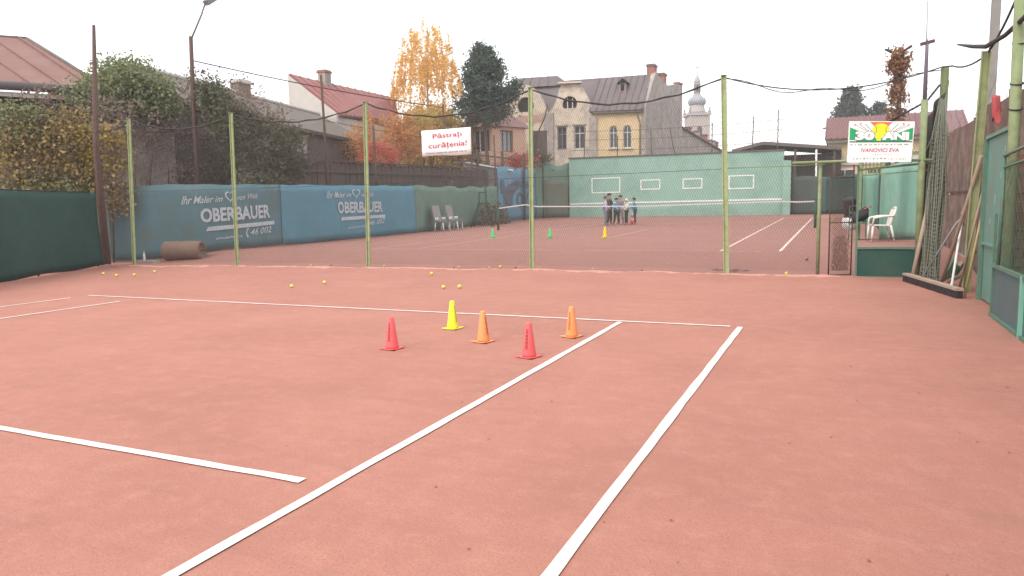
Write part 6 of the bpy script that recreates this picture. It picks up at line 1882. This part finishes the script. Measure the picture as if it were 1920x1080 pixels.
# ================================================================== CHILDREN behind the far net
SKIN = mat('skin', (0.50, 0.30, 0.22), 0.6)
def person(x, y, h, face, top_m, leg_m, hair_m, label, arms=(0.5, 0.5), stride=0.06, lean=0.0, hair_long=False, cap=None, sleeve_m=None):
    """standing child; local frame faces -y; one skinned body, hair and shoes as children"""
    T = empty('person', (x, y, zt(x, y)), face)
    tag(T, label, 'child', 'children gathered on the far court')
    k = h / 1.40
    V, E, Rr, bone = [], [], [], []
    def vtx(p, r, par, b):
        V.append((p[0] * k, p[1] * k, p[2] * k)); Rr.append(r * k * (1.18 if b in ('top', 'sleeve') else 1.1 if b == 'leg' else 1.0)); bone.append(b)
        if par is not None: E.append((par, len(V) - 1))
        return len(V) - 1
    ly = -lean
    pel = vtx((0, 0, 0.72), 0.115, None, 'leg')
    sp1 = vtx((0, 0.01 + ly * 0.3, 0.86), 0.11, pel, 'top')
    ch = vtx((0, 0.01 + ly * 0.8, 1.02), 0.125, sp1, 'top')
    nb = vtx((0, 0.0 + ly, 1.13), 0.062, ch, 'top')
    nk = vtx((0, -0.01 + ly, 1.19), 0.048, nb, 'skin')
    h1 = vtx((0, -0.02 + ly * 1.1, 1.25), 0.082, nk, 'skin')
    h2 = vtx((0, -0.015 + ly * 1.1, 1.32), 0.088, h1, 'skin')
    fingers = []
    for s, af in ((-1, arms[0]), (1, arms[1])):
        sh_ = vtx((s * 0.15, 0.01 + ly * 0.9, 1.08), 0.055, ch, 'sleeve')
        el_ = vtx((s * 0.20, -0.02 - 0.10 * af + ly, 0.88), 0.042, sh_, 'sleeve')
        wr = vtx((s * (0.19 - 0.06 * af), -0.04 - 0.24 * af + ly, 0.72 + 0.20 * af), 0.030, el_, 'sleeve')
        hd = vtx((s * (0.185 - 0.075 * af), -0.05 - 0.31 * af + ly, 0.655 + 0.24 * af), 0.027, wr, 'skin')
        fingers.append((Vector(V[wr]), Vector(V[hd]), s))
        hp = vtx((s * 0.075, 0, 0.68), 0.085, pel, 'leg')
        st = stride * s
        kn = vtx((s * 0.09 + st * 0.4, -0.02, 0.39), 0.058, hp, 'leg')
        an = vtx((s * 0.10 + st, 0.01, 0.08), 0.040, kn, 'leg')
        ft = vtx((s * 0.105 + st, -0.09, 0.035), 0.036, an, 'shoe')
    bm = bmesh.new()
    lay = bm.verts.layers.skin.verify()
    bv = []
    for p, r in zip(V, Rr):
        v = bm.verts.new(p); v[lay].radius = (r, r); bv.append(v)
    bv[0][lay].use_root = True
    for a, b in E: bm.edges.new((bv[a], bv[b]))
    me = bpy.data.meshes.new('skeleton'); bm.to_mesh(me); bm.free()
    o = bpy.data.objects.new('body', me); COL.objects.link(o)
    o.modifiers.new('skin', 'SKIN').use_smooth_shade = True
    ss = o.modifiers.new('sub', 'SUBSURF'); ss.levels = 1; ss.render_levels = 1
    dg = bpy.context.evaluated_depsgraph_get()
    body = bpy.data.meshes.new_from_object(o.evaluated_get(dg))
    bpy.data.objects.remove(o); bpy.data.meshes.remove(me)
    # fingers and face joined into the same body mesh
    bm = bmesh.new(); bm.from_mesh(body)
    nbody = len(bm.faces)
    def add_tube(pts, rs, seg=5):
        t = MB().tube(pts, rs, seg)
        vv = [bm.verts.new(q) for q in t.v]
        for f in t.f:
            try: bm.faces.new([vv[i] for i in f])
            except ValueError: pass
    for wr_, hd_, s in fingers:
        d = (hd_ - wr_).normalized(); side = Vector((s, 0, 0)); side = (side - d * side.dot(d)).normalized(); cur = Vector((0, 0, -1))
        for q in range(4):
            b0 = hd_ + d * 0.012 * k + side * (q - 1.5) * 0.014 * k
            L = (0.040, 0.047, 0.044, 0.034)[q] * k
            add_tube([b0, b0 + d * L * 0.55, b0 + d * L * 0.9 + cur * L * 0.3], [0.0075 * k, 0.007 * k, 0.0055 * k])
        b0 = hd_ - side * 0.02 * k
        add_tube([b0, b0 - side * 0.016 * k + d * 0.016 * k, b0 - side * 0.018 * k + d * 0.034 * k], [0.009 * k, 0.008 * k, 0.006 * k])
    hc = Vector(V[h1]).lerp(Vector(V[h2]), 0.4)
    add_tube([hc + Vector((0, -0.078, 0.012)) * k, hc + Vector((0, -0.105, -0.012)) * k], [0.008 * k, 0.012 * k])       # nose
    for s in (-1, 1):
        add_tube([hc + Vector((s * 0.080, 0.0, 0.025)) * k, hc + Vector((s * 0.095, 0.006, 0.0)) * k, hc + Vector((s * 0.082, 0.0, -0.022)) * k], [0.008 * k, 0.012 * k, 0.007 * k])
    bm.to_mesh(body); bm.free()
    ms = {'skin': SKIN, 'top': top_m, 'sleeve': sleeve_m or top_m, 'leg': leg_m, 'shoe': M_GREYPLASTIC}
    keys = list(ms)
    for q in keys: body.materials.append(ms[q])
    segs = [(Vector(V[a]), Vector(V[b]), bone[b]) for a, b in E]
    for i, p in enumerate(body.polygons):
        p.use_smooth = True
        if i >= nbody:
            p.material_index = 0; continue
        c = p.center
        best, bk_ = 1e9, 'top'
        for a, b, nm in segs:
            ab = b - a; t = max(0, min(1, (c - a).dot(ab) / ab.length_squared))
            d = (c - a - ab * t).length
            if d < best: best, bk_ = d, nm
        p.material_index = keys.index(bk_)
    link_mesh('body', body, None, T)
    # hair: a cap over the skull
    hb = MB()
    prof = [(0.001, 0.106), (0.045, 0.098), (0.078, 0.072), (0.096, 0.035), (0.100, 0.0), (0.096, -0.02 if not hair_long else -0.10)]
    hb.lathe([(r * k, z * k) for r, z in reversed(prof)], tuple(hc + Vector((0, 0.012, 0.02)) * k), 14)
    hb.v = [(a, b + (0.03 * k if (c < hc.z + 0.03 * k and b < hc.y) else 0), c + (0.03 * k if (c < hc.z + 0.02 * k and b < hc.y - 0.02 * k) else 0)) for a, b, c in hb.v]
    hb.build('hair' if cap is None else 'cap', cap or hair_m, T)
    eb = MB()
    for s in (-1, 1):
        eb.box(hc + Vector((s * 0.032, -0.083, 0.018)) * k, (0.018 * k, 0.008 * k, 0.009 * k))
    eb.build_split('eye', M_DARK, T)
    MB().box(hc + Vector((0, -0.082, -0.045)) * k, (0.035 * k, 0.008 * k, 0.008 * k)).build('mouth', mat('lips', (0.36, 0.13, 0.11), 0.6), T)
    return T
DKH = mat('dark_hair', (0.03, 0.022, 0.018), 0.7); BRH = mat('brown_hair', (0.11, 0.065, 0.045), 0.7)
DPT = mat('dark_trousers', (0.05, 0.042, 0.042), 0.9); GPT = mat('grey_trousers', (0.20, 0.195, 0.22), 0.9); LPT = mat('pale_grey_trousers', (0.30, 0.275, 0.29), 0.9)
TQ = mat('turquoise_jacket', (0.04, 0.27, 0.37), 0.8); BL = mat('blue_jacket', (0.07, 0.25, 0.42), 0.8); PU = mat('violet_blue_vest', (0.10, 0.11, 0.33), 0.8); LSL = mat('pale_lilac_sleeve', (0.42, 0.42, 0.55), 0.85)
BRJ = mat('dark_brown_jacket', (0.075, 0.058, 0.06), 0.85); GRJ = mat('taupe_top', (0.24, 0.20, 0.19), 0.85); OLV = mat('olive_grey_vest', (0.20, 0.20, 0.155), 0.85); WHC = mat('white_cap', (0.62, 0.62, 0.60), 0.8)
person(1.98, 24.3, 1.40, R(100), PU, GPT, BRH, 'child in a violet blue vest with pale sleeves and grey trousers, leftmost of the group', (0.3, 0.5), sleeve_m=LSL)
person(1.88, 25.25, 1.53, R(80), BRJ, DPT, DKH, 'taller child in a dark brown jacket behind the violet vest', (0.7, 0.6))
person(2.32, 24.95, 1.30, R(50), BL, DPT, DKH, 'dark haired child in a blue jacket in the middle of the group', (0.8, 0.7))
person(2.24, 25.95, 1.44, R(-20), GRJ, LPT, BRH, 'taller child in taupe top and pale grey trousers at the back of the group', (0.6, 0.5))
person(2.70, 25.35, 1.25, R(-60), OLV, DPT, DKH, 'child in a white cap and olive grey vest', (0.9, 0.6), cap=WHC, sleeve_m=WHC)
person(3.08, 25.5, 1.29, R(-75), TQ, DPT, DKH, 'child in a turquoise jacket leaning forward, rightmost of the group', (0.7, 0.2), stride=0.12, lean=0.05)

# leafless brushwood behind the rusty wall
BR = empty('bare_bush', (0, 0, 0))
tag(BR, 'pale leafless bush behind the rusty wall at the right', 'bush')
mb = MB()
for i in range(70):
    b = Vector((15.2 + random.uniform(-.4, 1.6), 15.5 + random.uniform(-1, 3), 1.8))
    e = b + Vector((random.uniform(-.5, .5), random.uniform(-.5, .5), random.uniform(1.2, 2.9)))
    mb.tube([b, b.lerp(e, .5) + Vector((random.uniform(-.15, .15), 0, 0)), e], [0.012, 0.008, 0.003], 3, caps=False)
    for q in range(3):
        p = b.lerp(e, random.uniform(.3, .9)); e2 = p + Vector((random.uniform(-.5, .5), random.uniform(-.3, .3), random.uniform(.2, .6)))
        mb.tube([p, e2], [0.006, 0.002], 3, caps=False)
tw = mb.build('twigs', mat('pale_twig', (0.36, 0.32, 0.31), 0.9), BR)
tw['kind'] = 'stuff'

# dead creeper on a post
DV = empty('vine_post', (0, 0, 0))
tag(DV, 'post smothered in brown dead creeper with two dark arms at its top', 'post')
MB().tube([(13.6, 17.65, 0.2), (13.55, 17.65, 6.0)], 0.07, 8).build('pole', M_RUSTPOLE, DV)
MB().bar((13.12, 17.66, 6.02), (13.42, 17.66, 5.85), 0.08, 0.06).bar((13.62, 17.66, 5.9), (13.86, 17.66, 6.05), 0.08, 0.07).build_split('arm', M_DARKWIRE, DV)
leaf_mesh('foliage', np.concatenate([clumps([(13.52, 17.6, 5.5, 0.28, 0.25, 0.5, 46), (13.52, 17.6, 4.3, 0.22, 0.22, 0.9, 46), (13.5, 17.6, 3.3, 0.26, 0.25, 0.6, 30)], 36, 0.08)]), 0.06, LEAF_VINE, DV, 1.7, 0.6)

# ================================================================== lens glare that lifts dark tones, imitated by an added thin haze
hm = bpy.data.materials.new('veil_haze_air')
hm.use_nodes = True
hm.node_tree.nodes.clear()
ho_ = hm.node_tree.nodes.new('ShaderNodeOutputMaterial')
hv_ = hm.node_tree.nodes.new('ShaderNodeVolumePrincipled')
hv_.inputs['Color'].default_value = (1.0, 0.99, 0.985, 1)
hv_.inputs['Density'].default_value = 0.0012
hm.node_tree.links.new(hv_.outputs[0], ho_.inputs['Volume'])
hzb = MB().box((0, 115, 13.4), (362, 372, 29.2)).build('veil_haze', hm)
tag(hzb, kind='stuff')
